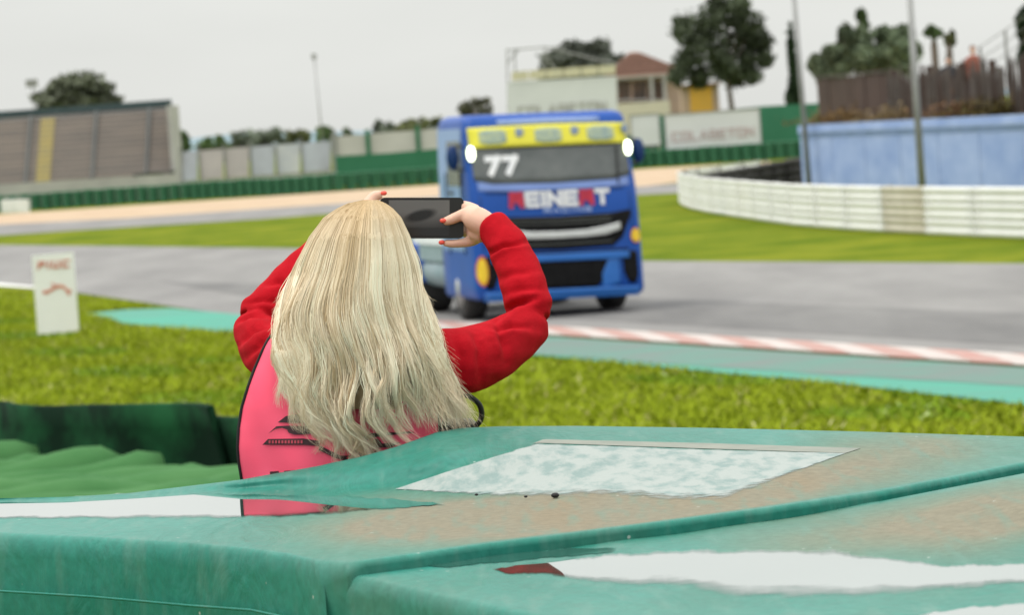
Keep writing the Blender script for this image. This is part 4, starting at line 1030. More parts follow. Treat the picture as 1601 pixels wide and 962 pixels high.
def fpatch(name, cols_, mat_, parent, off=.012, nz=6, sub=6):
    """panel on the cab front; cols_ = (x, z bottom, z top)"""
    rows = []
    dens = []
    for (xa, ba, ta_), (xb, bb, tb_) in zip(cols_[:-1], cols_[1:]):
        for k in range(sub): t_ = k / sub; dens.append((xa + (xb - xa) * t_, ba + (bb - ba) * t_, ta_ + (tb_ - ta_) * t_))
    dens.append(cols_[-1])
    for x, zb_, zt_ in dens: rows.append([sk(x, fy(x, zb_ + (zt_ - zb_) * k / nz) - off, zb_ + (zt_ - zb_) * k / nz) for k in range(nz + 1)])
    b = MB(); b.grid(rows); o = b.build(name, mat_, parent, True)
    md = o.modifiers.new('t', 'SOLIDIFY'); md.thickness = .02; md.offset = -1
    return o
def ftext(txt, x0, z0, w_, h, gap, th, mats, parent, off=.022, slant=0):
    qs, tot = text_quads(txt, w_, h, gap, th, slant)
    for li, ch, qd in qs:
        b = MB()
        for n_, q in enumerate(qd): b.add([sk(x0 + u, fy(x0 + u, z0 + v) - off - .0012 * (n_ % 9), z0 + v) for u, v in q], [(0, 1, 2, 3)])
        b.build('letter', mats[li] if isinstance(mats, list) else mats, parent)
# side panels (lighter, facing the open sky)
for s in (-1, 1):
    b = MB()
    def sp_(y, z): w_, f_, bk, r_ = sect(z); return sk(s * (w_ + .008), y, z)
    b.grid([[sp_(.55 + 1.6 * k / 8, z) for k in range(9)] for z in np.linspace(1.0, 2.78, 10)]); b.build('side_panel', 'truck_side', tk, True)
    b = MB(); b.grid([[sp_(y, z) for y in np.linspace(.62 - .1 * (2.6 - z), 1.5, 5)] for z in np.linspace(1.95, 2.60, 5)])
    for i_, v in enumerate(b.v): b.v[i_] = (v[0] + s * .008, v[1], v[2])
    b.build('side_window', 'windscreen', tk, True)
    b = MB(); b.box(sk(s * 1.262, 1.3, 1.85), (.03, .22, .05)); b.build('door_handle', 'dark_metal', tk)
fpatch('windscreen', [(-1.16, 2.02, 2.52), (-.9, 1.96, 2.52), (0, 1.94, 2.52), (.9, 1.96, 2.52), (1.16, 2.02, 2.52)], 'windscreen', tk, .010)
fpatch('cowl', [(-1.12, 1.87, 2.015), (-.5, 1.84, 1.955), (.5, 1.84, 1.955), (1.12, 1.87, 2.015)], 'truck_pale', tk, .008)
vis = fpatch('sun_visor', [(-1.17, 2.49, 2.78), (0, 2.49, 2.80), (1.17, 2.49, 2.78)], 'visor_yellow', tk, .05)
for i, x0 in enumerate((-1.02, -.20, .58)):
    fpatch('visor_print', [(x0, 2.555, 2.715), (x0 + .12, 2.53, 2.745), (x0 + .30, 2.53, 2.745), (x0 + .40, 2.565, 2.715)], 'visor_print', vis, .058)
    fpatch('visor_emblem', [(x0 + .54, 2.64, 2.74), (x0 + .60, 2.62, 2.76), (x0 + .66, 2.66, 2.74)], 'visor_emblem', vis, .058)
fpatch('roof_lettering', [(-.72, 2.815, 2.88), (0, 2.82, 2.89), (.80, 2.815, 2.88)], 'letter_pale', tk, .010)
ftext('77', -1.00, 2.08, .235, .30, .02, .085, 'letter_white', tk, .024, .10)
LM = ['letter_red', 'letter_white', 'letter_white', 'letter_white', 'letter_white', 'letter_red', 'letter_white']
ftext('rEINErT', -.70, 1.60, .225, .235, .012, .062, LM, tk, .024, 0)
ftext('RACING', -.20, 1.515, .105, .07, .03, .022, 'letter_pale', tk, .020)
gri = fpatch('grille', [(-1.10, 1.44, 1.52), (-.95, 1.12, 1.50), (-.80, 1.00, 1.48), (0, .98, 1.46), (.80, 1.00, 1.48), (.95, 1.12, 1.50), (1.10, 1.44, 1.52)], 'grille_black', tk, .010)
fpatch('chrome_bar', [(-.92, 1.24, 1.34), (-.70, 1.17, 1.29), (-.4, 1.15, 1.25), (0, 1.145, 1.24), (.4, 1.15, 1.25), (.70, 1.17, 1.29), (.92, 1.24, 1.34)], 'chrome', gri, .05)
for z_ in (1.06, 1.36, 1.42):
    fpatch('grille_slat', [(-.80, z_, z_ + .018), (0, z_ - .01, z_ + .008), (.80, z_, z_ + .018)], 'dark_metal', gri, .022)
fpatch('bumper_bar', [(-1.02, .82, .92), (0, .82, .92), (1.02, .82, .92)], 'truck_blue_light', tk, .05)
fpatch('lower_grille', [(-.72, .62, .80), (-.52, .42, .81), (.52, .42, .81), (.72, .62, .80)], 'grille_black', tk, .012)
fpatch('bumper_lip', [(-1.15, .27, .40), (-.6, .27, .41), (.6, .27, .41), (1.15, .27, .40)], 'truck_blue_light', tk, .05)
for s in (-1, 1):
    fpatch('bumper_strut', sorted([(s * .60, .40, .60), (s * .72, .40, .84), (s * .86, .45, .86)]), 'truck_blue_light', tk, .03)
    fpatch('headlamp_recess', sorted([(s * .93, .62, .90), (s * 1.00, .46, .92), (s * 1.10, .44, .92), (s * 1.15, .56, .90)]), 'grille_black', tk, .012)
    b = MB(); n = 14
    # oval emblem: red rim then yellow
    for rr, mt_, of, nm in ((1.0, 'shell_red', .016, 'emblem_rim'), (.84, 'shell_yellow', .022, 'emblem')):
        b = MB(); ccx, ccz, ra, rb_ = s * 1.155, (1.13 if s > 0 else .70), .085, (.12 if s > 0 else .24)
        pts = [(ccx + ra * rr * math.cos(2 * math.pi * k / n), ccz + rb_ * rr * math.sin(2 * math.pi * k / n) * (1 if math.sin(2 * math.pi * k / n) > 0 else .85)) for k in range(n)]
        b.add([sk(x, fy(x, z) - of, z) for x, z in pts] + [sk(ccx, fy(ccx, ccz) - of - .01, ccz)], [(k, (k + 1) % n, n) for k in range(n)])
        b.build(nm, mt_, tk)
    # mirror
    mi = MB(); mi.ell(sk(s * 1.385, .46, 2.36), (.095, .08, .19), 12, 9); mo = mi.build('mirror', 'truck_navy', tk, True)
    for za_ in (2.52, 2.19):
        b = MB(); b.tube([sk(s * 1.2, .45, za_), sk(s * 1.37, .46, za_)], .025, 6); b.build('mirror_arm', 'dark_metal', mo)
    # lamp at the visor corner
    lx = s * 1.165; lz = 2.41; yb = fy(lx, lz)
    lp = MB(); lp.ell(sk(lx, yb - .05, lz), (.066, .05, .125), 14, 9); lo_ = lp.build('lamp_housing', 'lamp_rim', tk, True)
    lp = MB(); lp.ell(sk(lx, yb - .085, lz), (.052, .03, .108), 14, 9); lp.build('lamp_lens', 'lamp_glow', lo_, True)
    # sill skirt
    b = MB(); b.tube([(s * .98, 2.45, .68), (s * .98, 2.50, .68), (s * .98, 3.9, .68), (s * .98, 3.95, .68)], [.2, .25, .25, .2], 18); b.build('fuel_tank', 'tank_pale', tk, True)
    b = MB(); b.box((s * 1.20, 3.2, .98), (.06, 1.7, .26)); b.build('side_skirt', 'tank_pale', tk)
    b = MB(); b.box((s * 1.17, 3.25, 1.16), (.16, 2.2, .12)); b.build('skirt_rail', 'letter_white', tk)
b = MB(); b.tube([sk(.95, fy(.95, 1.9) - .04, 1.9), sk(1.0, fy(1.0, 2.4) - .03, 2.44)], .014, 6); b.build('wiper', 'black_trim', tk)
# panel gaps
fpatch('panel_gap', [(-1.20, .935, .965), (0, .93, .955), (1.20, .935, .965)], 'grille_black', tk, .006, 2)
fpatch('panel_gap', [(-1.20, 1.825, 1.84), (0, 1.80, 1.815), (1.20, 1.825, 1.84)], 'grille_black', tk, .006, 2)
for s in (-1, 1):
    fpatch('panel_gap', sorted([(s * 1.10, 1.0, 1.80), (s * 1.115, 1.0, 1.80)]), 'truck_navy', tk, .006, 4, 1)
    b = MB(); b.box(sk(s * 1.262, .62, 1.55), (.012, .025, 1.2)); b.build('door_gap', 'grille_black', tk)
    b = MB(); b.box(sk(s * 1.262, 1.62, 1.55), (.012, .025, 1.2)); b.build('door_gap', 'grille_black', tk)
# chassis
b = MB()
for s in (-1, 1): b.box((s * .42, 3.0, .72), (.1, 5.4, .24))
for y in (.6, 2.6, 4.0, 5.4): b.box((0, y, .72), (.74, .14, .2))
b.build('chassis_frame', 'dark_metal', tk)
b = MB(); b.tube([(-1.0, 1.35, .46), (1.0, 1.35, .46)], .1, 10); b.box((0, 1.35, .40), (.5, .35, .3)); b.build('front_axle', 'dark_metal', tk)
b = MB(); b.tube([(-1.0, 4.7, .48), (1.0, 4.7, .48)], .12, 10); b.ell((0, 4.7, .48), (.28, .3, .25)); b.build('rear_axle', 'dark_metal', tk)
b = MB(); b.box((0, 4.4, 1.0), (2.2, 2.4, .06)); b.build('deck', 'grey_metal', tk)
b = MB(); b.box((0, .95, .42), (1.5, .3, .30)); b.build('underguard', 'grille_black', tk)
for s in (-1, 1):
    b = MB()
    for k in range(9):
        a = math.pi * k / 8; a2 = math.pi * (k + 1) / 8
        if k == 8: break
        y1, z1, y2, z2 = 4.7 - .62 * math.cos(a), .5 + .62 * math.sin(a), 4.7 - .62 * math.cos(a2), .5 + .62 * math.sin(a2)
        b.prism([(s * .75, y1, z1), (s * 1.24, y1, z1), (s * 1.24, y2, z2), (s * .75, y2, z2)], (0, .0, .03))
    b.build('mudguard', 'truck_blue', tk)
def wheel(x, y, wd_):
    r_ = .49; rg = []
    pr = [(-wd_ / 2, .30), (-wd_ / 2 - .004, .42), (-wd_ / 2 + .03, r_ - .012), (-wd_ / 4, r_), (0, r_ + .002), (wd_ / 4, r_), (wd_ / 2 - .03, r_ - .012), (wd_ / 2 + .004, .42), (wd_ / 2, .30)]
    b = MB(); b.rings([[(x + dx, y + rr * math.cos(2 * math.pi * k / 28), r_ + .006 + rr * math.sin(2 * math.pi * k / 28)) for k in range(28)] for dx, rr in pr])
    wo = b.build('wheel', 'black_rubber', tk, True)
    s = 1 if x > 0 else -1
    b = MB(); b.rings([[(x + s * dx, y + rr * math.cos(2 * math.pi * k / 24), r_ + rr * math.sin(2 * math.pi * k / 24)) for k in range(24)] for dx, rr in ((wd_ / 2 + .008, .295), (wd_ / 2 - .05, .25), (wd_ / 2 - .06, .16), (wd_ / 2 + .03, .13), (wd_ / 2 + .04, .05))]); b.build('rim', 'rim_silver', wo, True)
for s in (-1, 1):
    wheel(s * 1.055, 1.35, .34); wheel(s * .95, 4.7, .55)
b = MB()
for s in (-1, 1):
    b.tube([(s * 1.0, 2.35, .5), (s * 1.0, 2.35, 1.6)], .07, 8)
b.build('exhaust', 'chrome', tk, True)
# ------------------------------------------------------------------ woman with phone
YC = 6.90
def cat_rom(pts, n=8):
    pts = [np.array(p_, float) for p_ in pts]; pts = [2 * pts[0] - pts[1]] + pts + [2 * pts[-1] - pts[-2]]; o_ = []
    for i in range(1, len(pts) - 2):
        p0, p1, p2, p3 = pts[i - 1:i + 3]
        for k in range(n):
            t_ = k / n; o_.append(.5 * (2 * p1 + (p2 - p0) * t_ + (2 * p0 - 5 * p1 + 4 * p2 - p3) * t_ ** 2 + (3 * p1 - p0 - 3 * p2 + p3) * t_ ** 3))
    o_.append(pts[-2]); return o_
def ptube(b, nodes, n=14, k=6, rfun=None, flat=None):
    """nodes: (px, py, Y, radius in px)"""
    d = cat_rom(nodes, k); path = [P(q[0], q[1], q[2]) for q in d]; rr = [q[3] * PXM(q[2]) for q in d]
    if rfun: rr = [r_ * rfun(i / (len(d) - 1)) for i, r_ in enumerate(rr)]
    b.tube(path, rr, n, flat=flat)
def tring(L, R_, py, Yc, hd, n=36, ex=2.4):
    c = P((L + R_) / 2, py, Yc); hw = (R_ - L) / 2 * PXM(Yc); out_ = []
    for k in range(n):
        a = 2 * math.pi * k / n; cx, sy_ = math.cos(a), math.sin(a)
        out_.append(tuple(c + np.array(cR) * hw * math.copysign(abs(cx) ** (2 / ex), cx) + np.array([0, 1, 0]) * hd * math.copysign(abs(sy_) ** (2 / ex), sy_)))
    return out_
FZ = 1.04
pel = P(545, 860, YC)
wo = empty('person', (pel[0], pel[1], FZ), 'person with long blonde hair in red sweater and pink vest holding up a phone', 'person')
# --- body (one continuous skin mesh)
b = MB()
hc = P(572, 425, 6.91)
b.ell(hc, (.074, .094, .115), 20, 14)
b.ell(hc + np.array([0, .05, -.06]), (.055, .05, .06), 14, 10)      # jaw
b.tube([hc + np.array([0, .085, .01]), hc + np.array([0, .112, -.018]), hc + np.array([0, .095, -.03])], [.010, .015, .008], 8)   # nose
for s in (-1, 1):
    b.ell(hc + np.array([s * .076, .0, -.01]), (.010, .02, .03), 10, 8)
b.tube([hc + np.array([0, -.005, -.06]), P(580, 540, YC)], [.052, .06], 14)
b.rings([tring(L, R_, y, YC, hd) for L, R_, y, hd in ((500, 660, 535, .05), (450, 690, 560, .08), (425, 690, 620, .085), (420, 660, 700, .08), (425, 645, 780, .08), (415, 660, 870, .09))])
nodesR = [(665, 572, 6.92, 34), (745, 558, 7.0, 26), (812, 516, 7.11, 20), (828, 496, 7.135, 18), (820, 470, 7.155, 18), (804, 410, 7.21, 17), (788, 378, 7.245, 15), (774, 362, 7.265, 15), (762, 353, 7.278, 17)]
nodesL = [(470, 560, 6.92, 34), (430, 553, 7.01, 26), (405, 520, 7.11, 19), (406, 502, 7.135, 18), (450, 450, 7.20, 18), (520, 385, 7.28, 15), (550, 358, 7.295, 17)]
ptube(b, nodesR); ptube(b, nodesL)
# right hand
ptube(b, [(766, 355, 7.275, 19), (752, 347, 7.284, 21), (740, 341, 7.292, 20), (731, 340, 7.30, 15)], 16)
ptube(b, [(758, 368, 7.285, 13), (748, 364, 7.295, 15), (738, 361, 7.303, 13)], 12)
ptube(b, [(748, 336, 7.280, 13), (733, 334, 7.292, 11.5), (718, 338, 7.300, 9), (704, 344, 7.303, 8.2), (693, 347, 7.305, 6.3)], 12)
ptube(b, [(743, 331, 7.30, 12), (729, 324, 7.325, 10), (712, 322, 7.346, 9), (690, 325, 7.348, 8), (676, 328, 7.348, 6)], 10)
ptube(b, [(742, 346, 7.31, 11), (732, 344, 7.34, 10), (705, 343, 7.349, 9), (684, 344, 7.349, 7)], 10)
ptube(b, [(742, 362, 7.31, 11), (731, 362, 7.34, 9.5), (705, 361, 7.348, 8.5), (688, 361, 7.348, 6.5)], 10)
ptube(b, [(750, 368, 7.295, 11), (738, 376.5, 7.312, 9), (722, 380, 7.320, 7.6), (706, 381, 7.322, 6.8), (693, 379.5, 7.322, 5.5)], 10)
# left hand
ptube(b, [(548, 360, 7.295, 19), (562, 349, 7.30, 24), (574, 343, 7.305, 22), (581, 341, 7.31, 16)], 16)
ptube(b, [(568, 333, 7.303, 13), (577, 318, 7.312, 10.5), (586, 307, 7.318, 9), (597, 304, 7.320, 7)], 10)
ptube(b, [(573, 338, 7.315, 11), (586, 331, 7.345, 10), (606, 331, 7.349, 8.5), (622, 333, 7.349, 7)], 10)
ptube(b, [(573, 350, 7.315, 11), (588, 349, 7.345, 9.5), (608, 348, 7.349, 8.5), (624, 348, 7.349, 6.5)], 10)
ptube(b, [(572, 362, 7.31, 10), (586, 365, 7.345, 9), (604, 366, 7.348, 8), (618, 365, 7.348, 6)], 10)
ptube(b, [(566, 356, 7.295, 14), (576, 362, 7.295, 11.5), (590, 360, 7.303, 9.5), (602, 354, 7.305, 7)], 10)
# legs
for s in (-1, 1):
    hx = pel[0] + s * .085
    b.tube([(hx, YC, 1.86), (hx, YC + .01, 1.5), (hx, YC + .0, 1.12), (hx, YC, FZ + .03)], [.085, .055, .04, .04], 12)
    b.ell((hx, YC + .06, FZ + .04), (.04, .11, .035))
body = b.build('body', 'skin', wo); remesh(body, .0034, 4)
# --- sweater
b = MB()
b.rings([tring(L, R_, y, YC, hd, ex=2.3) for L, R_, y, hd in ((535, 632, 512, .055), (490, 668, 526, .075), (455, 690, 545, .092), (428, 700, 585, .102), (408, 695, 640, .105), (400, 684, 690, .102), (402, 676, 750, .10), (408, 672, 840, .102), (404, 678, 905, .108))])
def fold(ph, el):
    def f_(t_):
        e = math.exp(-((t_ - el) / .17) ** 2); c_ = math.exp(-((t_ - .90) / .05) ** 2)
        return 1 + .010 * math.sin(t_ * 33 + ph) * (.3 + e) + .07 * c_ - .05 * math.exp(-((t_ - .985) / .02) ** 2)
    return f_
SRU = [(650, 566, 6.92, 50), (700, 567, 6.935, 54), (745, 559, 6.99, 51), (790, 537, 7.06, 44), (826, 511, 7.12, 35), (840, 499, 7.135, 24)]
SR = [(838, 503, 7.13, 26), (829, 486, 7.14, 36), (818, 445, 7.175, 36.5), (804, 407, 7.213, 34), (790, 379, 7.243, 31), (776, 361, 7.262, 28), (766, 354.5, 7.274, 25)]
SLU = [(480, 560, 6.92, 48), (445, 560, 6.95, 50), (418, 545, 7.03, 44), (398, 516, 7.11, 34), (392, 504, 7.13, 26)]
SL = [(393, 505, 7.13, 26), (403, 498, 7.14, 36), (420, 484, 7.16, 37), (450, 450, 7.2, 35), (490, 410, 7.24, 33), (525, 380, 7.28, 29), (543, 364, 7.293, 25)]
ptube(b, SRU, 22, 8, fold(.4, .9)); ptube(b, SLU, 22, 8, fold(2.2, .9)); ptube(b, SR, 22, 8, fold(.4, .1)); ptube(b, SL, 22, 8, fold(1.3, .1))
sw = b.build('sweater', 'red_knit', wo); remesh(sw, .0042, 4)
# fold relief: oblique creases at the elbow and along the sleeve
me = sw.data; nv = len(me.vertices); co_ = np.empty(nv * 3, np.float32); me.vertices.foreach_get('co', co_); co_ = co_.reshape(-1, 3)
no_ = np.empty(nv * 3, np.float32); me.vertices.foreach_get('normal', no_); no_ = no_.reshape(-1, 3)
rel = co_ - cC; dep_ = rel @ cF; pxv = 800.5 + FPX * (rel @ cR) / dep_; pyv = 481 - FPX * (rel @ cU) / dep_
facing = np.clip(-(no_ @ cF) * 3 + .15, 0, 1)
def crease(pts, rad_, depth):
    """a fold valley along a line on the camera side of the sleeve, with a soft ridge beside it"""
    best = np.full(nv, 1e9); sd = np.zeros(nv); tt = np.zeros(nv); acc = 0; tot = sum(math.dist(a, c) for a, c in zip(pts[:-1], pts[1:]))
    for (xa, ya), (xb, yb) in zip(pts[:-1], pts[1:]):
        L = math.hypot(xb - xa, yb - ya); dx, dy = (xb - xa) / L, (yb - ya) / L
        t_ = np.clip((pxv - xa) * dx + (pyv - ya) * dy, 0, L); ex, ey = pxv - xa - t_ * dx, pyv - ya - t_ * dy
        d = np.hypot(ex, ey); k = d < best; best[k] = d[k]; sd[k] = (ex * -dy + ey * dx)[k]; tt[k] = (acc + t_)[k] / tot; acc += L
    env = np.sin(np.pi * np.clip(tt, .06, .94)) ** .7 * facing
    return env * (-depth * np.exp(-(best / rad_) ** 2) + depth * .4 * np.exp(-((sd - rad_ * 1.9) / (rad_ * 1.3)) ** 2) * (best < rad_ * 5))
disp = np.zeros(nv)
for pts, rd, dp in (([(776, 500), (800, 478), (838, 466)], 5, .010), ([(770, 516), (800, 508), (826, 512)], 5, .007), ([(756, 402), (785, 384), (824, 378)], 4, .008),
                    ([(772, 440), (800, 428), (836, 424)], 6, .004), ([(790, 460), (815, 452), (846, 452)], 5, .004), ([(738, 512), (752, 545), (752, 600)], 7, .005), ([(705, 515), (722, 560), (720, 610)], 7, .005),
                    ([(775, 505), (790, 540), (792, 566)], 6, .005), ([(366, 506), (390, 492), (428, 494)], 5, .008), ([(372, 540), (395, 518), (432, 504)], 5, .008), ([(384, 475), (410, 468), (440, 474)], 5, .005), ([(412, 446), (436, 440), (458, 448)], 5, .005), ([(385, 560), (405, 540), (425, 520)], 5, .006)):
    disp += crease(pts, rd, dp * 1.5)
disp += .0012 * np.sin(co_[:, 0] * 90 + co_[:, 2] * 60) * np.sin(co_[:, 2] * 110 - co_[:, 0] * 35)
co_ = co_ + no_ * disp[:, None]; me.vertices.foreach_set('co', co_.ravel()); me.update()
# --- vest: back and front panel
VL = [(505, 452), (515, 434), (530, 420), (545, 412), (580, 397), (605, 388), (638, 378), (670, 373), (700, 371.5), (720, 373), (750, 378), (800, 386), (900, 396)]
VR = [(505, 632), (530, 650), (560, 664), (590, 674), (640, 686), (690, 688), (750, 686), (800, 684), (900, 686)]
vl = lambda y: float(np.interp(y, [q[0] for q in VL], [q[1] for q in VL])); vr = lambda y: float(np.interp(y, [q[0] for q in VR], [q[1] for q in VR]))
def vest_Y(px, py):
    L, R_ = vl(py), vr(py); u = max(-1, min(1, (px - (L + R_) / 2) / ((R_ - L) / 2)))
    w_ = .003 * math.sin(px * .045 + py * .02) + .002 * math.sin(px * .09 - py * .05) + .004 * math.exp(-((px - 560 - (py - 640) * .4) / 16) ** 2)
    top = .026 * max(0, (545 - py) / 40)
    return YC - .128 * math.sqrt(1 - (.93 * u) ** 2) + w_ + top
vp = lambda px, py, off=0.0: tuple(P(px, py, vest_Y(px, py) - off))
b = MB(); b.grid([[vp(vl(y) + (vr(y) - vl(y)) * k / 44, y) for k in range(45)] for y in np.linspace(506, 900, 56)])
ve = b.build('vest', 'pink_vest', wo, True); md = ve.modifiers.new('t', 'SOLIDIFY'); md.thickness = .002; md.offset = -1
b = MB(); b.grid([[tuple(P(vl(y) + (vr(y) - vl(y)) * k / 24, y, YC + .128 * math.sqrt(1 - (.93 * (k / 12 - 1)) ** 2) - .026 * max(0, (545 - y) / 40))) for k in range(25)] for y in np.linspace(512, 900, 30)])
b.build('front_panel', 'pink_vest', ve, True)
for fn in (vl, vr):
    b = MB(); b.tube([vp(fn(y), y, .001) for y in np.linspace(508, 900, 50)], .0032, 8); b.build('piping', 'black_trim', ve, True)
def vest_mark(poly, mat_, off=.0035, step=1.3):
    xs_ = np.arange(min(p_[0] for p_ in poly), max(p_[0] for p_ in poly) + step, step); b = MB(); rows_ = []
    for x in xs_:
        x = min(max(x, min(p_[0] for p_ in poly) + .05), max(p_[0] for p_ in poly) - .05); hits = []
        for k in range(len(poly)):
            (xa_, ya_), (xb_, yb_) = poly[k], poly[(k + 1) % len(poly)]
            if (xa_ <= x < xb_) or (xb_ <= x < xa_): hits.append(ya_ + (yb_ - ya_) * (x - xa_) / (xb_ - xa_))
        hits.sort()
        if len(hits) >= 2: rows_.append([vp(x, hits[0] + (hits[-1] - hits[0]) * k / 4, off) for k in range(5)])
    b.grid(rows_); return b.build('print', mat_, ve)
for pl in ([(434, 661), (447, 651), (470, 647), (490, 648), (492, 660), (472, 662)],
           [(419, 679), (432, 667), (448, 666), (490, 667), (500, 672), (490, 678), (473, 680), (460, 680), (451, 677), (449, 672), (441, 669.5), (431, 671)],
           [(410, 696), (419, 687), (474, 686), (500, 690), (500, 698), (474, 696)],
           [(500, 697), (532, 713), (548, 713), (595, 704), (562, 718), (541, 721), (525, 717), (498, 704)],
           [(580, 695), (584, 688), (590, 686), (595, 690), (597, 694), (626, 692), (612, 700), (590, 700.5), (583, 699)],
           [(548, 695), (562, 686), (580, 678), (640, 675), (648, 677), (600, 682), (580, 685), (568, 692), (556, 697)],  # dark streak across the vest back, same black as the print
           [(422, 738), (436, 737), (436, 741), (422, 742)], [(444, 737), (466, 735), (466, 739), (444, 741)]):
    vest_mark(pl, 'black_print_streak')
for i in range(11):
    x = 420 + i * 5; vest_mark([(x, 689), (x + 3, 688.8), (x + 3, 693.8), (x, 694)], 'pink_print', .0045)
for i in range(8):
    x = 542 + i * 5.5; vest_mark([(x, 715 - i * .9), (x + 3, 714.6 - i * .9), (x + 3, 717.4 - i * 1.3), (x, 718 - i * 1.2)], 'pink_print', .0045)
# --- trousers, shoes
for s in (-1, 1):
    hx = pel[0] + s * .085
    b = MB(); b.tube([(hx - s * .02, YC, 1.98), (hx, YC, 1.86), (hx, YC + .01, 1.5), (hx, YC, 1.12)], [.11, .105, .075, .06], 16); b.build('trouser_leg', 'dark_trouser', wo, True)
    b = MB(); b.ell((hx, YC + .05, FZ + .045), (.05, .135, .05), 14, 9); b.build('shoe', 'black_leather', wo, True)
# --- nails
for px_, py_, Y_ in ((692.5, 345, 7.2965), (690.5, 379, 7.3165), (600, 302, 7.314)):
    b = MB(); b.ell(P(px_, py_, Y_), (.0062, .0035, .0046), 10, 8); b.build('nail', 'nail', wo, True)
# --- hair
HY = np.array([312, 318, 326, 340, 370, 410, 450, 490, 530, 570, 610, 650, 690, 730.])
HL = np.array([573, 545, 528, 508, 485, 465, 449, 437, 430, 436, 449, 466, 483, 495.])
HR = np.array([588, 602, 613, 626, 640, 653, 663, 673, 683, 690, 694, 697, 700, 702.])
HD = np.array([.012, .04, .058, .080, .105, .120, .130, .140, .149, .154, .157, .157, .154, .150])
def hair_mesh():
    rg = np.random.default_rng(5)
    n, K = 11500, 30
    NC = 210
    cth = np.sort(rg.uniform(-112, 112, NC)); camp = rg.uniform(1, 11, NC); clam = rg.uniform(85, 170, NC); cph = rg.uniform(0, 6.28, NC); ccol = rg.normal(0, 1, NC); cend = rg.normal(0, 1, NC); crho = rg.uniform(.84, 1.0, NC); cwis = rg.uniform(.2, 1.1, NC)
    th = rg.uniform(-114, 114, n); ci = np.clip(np.searchsorted(cth, th + rg.normal(0, 3, n)), 0, NC - 1)
    rho = np.clip(crho[ci] + rg.normal(0, .035, n), .74, 1.015)
    y0 = 313 + np.abs(rg.normal(0, 9, n)) * (1 + np.abs(th) / 120)
    ue = np.sin(np.radians(cth[ci]))
    yend = np.interp(ue, [-1, -.8, -.6, -.42, -.2, -.05, .05, .3, .6, .85, 1], [655, 690, 714, 728, 722, 700, 678, 662, 656, 652, 645])
    yend = yend + cend[ci] * 18 + 10 - rg.exponential(52, n) - (rg.random(n) < .12) * rg.uniform(40, 170, n)
    yend = np.maximum(yend, y0 + 150)
    t_ = np.linspace(0, 1, K)[None, :]
    y = y0[:, None] + (yend - y0)[:, None] * t_
    g_ = np.clip((y - 360) / 300, 0, 1); g_ = g_ * g_ * (3 - 2 * g_)
    thy = th[:, None] + (cth[ci] - th)[:, None] * .92 * g_
    u = np.sin(np.radians(thy)); c = np.cos(np.radians(thy))
    Lh, Rh, Dh = np.interp(y, HY, HL), np.interp(y, HY, HR), np.interp(y, HY, HD)
    mid, half = (Lh + Rh) / 2, (Rh - Lh) / 2
    px = mid + half * u * rho[:, None]
    Y = YC - .012 - Dh * c * (.55 + .45 * rho[:, None])
    # draped over the back below the shoulders
    low = np.clip((y - 545) / 120, 0, 1.6)
    right = np.clip((ue + .10) * 4, 0, 1)[:, None]
    sweep = right * low ** 2 * (10 + 16 * np.clip(ue, 0, 1)[:, None]) - (1 - right) * low ** 2 * 3 * (1 + ue[:, None])
    split = np.exp(-((ue + .06) / .12) ** 2)[:, None] * low * np.sign(ue + .06)[:, None] * 12
    px = px + sweep + split
    w_ = np.clip((y - 400) / 250, 0, 1.3) ** 1.3
    curl = np.clip((y - 580) / 110, 0, 1.3) ** 1.5 * (rg.uniform(0, 13, NC)[ci])[:, None] * np.sin(2 * np.pi * y / rg.uniform(55, 100, NC)[ci][:, None] + rg.uniform(0, 6.28, NC)[ci][:, None]); px += curl
    ph = cph[ci][:, None] + rg.normal(0, .25, n)[:, None]
    px += camp[ci][:, None] * w_ * np.sin(2 * np.pi * y / clam[ci][:, None] + ph) + rg.normal(0, .9, n)[:, None] * g_
    thn = thy / 57.3; px += 11 * np.clip((y - 385) / 230, 0, 1.25) * np.sin(2 * np.pi * y / (190 + 40 * np.sin(thn * 2.1)) + 1.7 * np.sin(thn * 3.1) + 2.3 * np.sin(thn * 1.3 + 1) + thn * 2.0); Y += .008 * w_ * np.sin(2 * np.pi * y / 170 + thn * 5)
    Y += .0065 * w_ * np.cos(2 * np.pi * y / clam[ci][:, None] * 1.1 + ph * 1.3) + rg.normal(0, .0022, n)[:, None] * g_
    # tip flicks
    flick = np.clip(t_ - .82, 0, 1) / .18; px += flick ** 2 * (rg.normal(0, 2.2, n) + cend[ci] * 7 + 8 * right[:, 0])[:, None]
    # flyaways
    fl = rg.random(n) < .035
    px[fl] += (np.sin(t_ * rg.uniform(4, 9, (fl.sum(), 1)) + rg.uniform(0, 6, (fl.sum(), 1))) * rg.uniform(3, 10, (fl.sum(), 1)) * t_)
    fr = (rg.random(n) < .34) & (ue > .62); k_ = fr.sum()
    px[fr] += np.clip((y[fr] - 560) / 100, 0, 1) ** 1.5 * rg.uniform(4, 46, (k_, 1)) * cwis[ci[fr]][:, None]; Y[fr] += np.clip((y[fr] - 560) / 100, 0, 1) * rg.uniform(-.01, .03, (k_, 1))
    # stay in front of the vest
    Ym = YC - .128 * np.sqrt(np.clip(1 - (.93 * np.clip((px - 535) / 165, -1, 1)) ** 2, 0, 1)) - .004
    ramp = np.clip((y - 430) / 120, 0, 1) * np.clip((c + .35) / .3, 0, 1)
    Yc_ = np.minimum(Y, Ym - .003 - .02 * (rho[:, None] - .8)); Y = Y + (Yc_ - Y) * ramp
    # to world
    D = cF[None, None] + ((px - 800.5) / FPX)[..., None] * cR + ((481 - y) / FPX)[..., None] * cU
    pos = cC + D * (Y / D[..., 1])[..., None]
    r_ = (.00052 + .00035 * rg.random(n))[:, None] * np.clip((1.02 - t_) / .25, .15, 1)
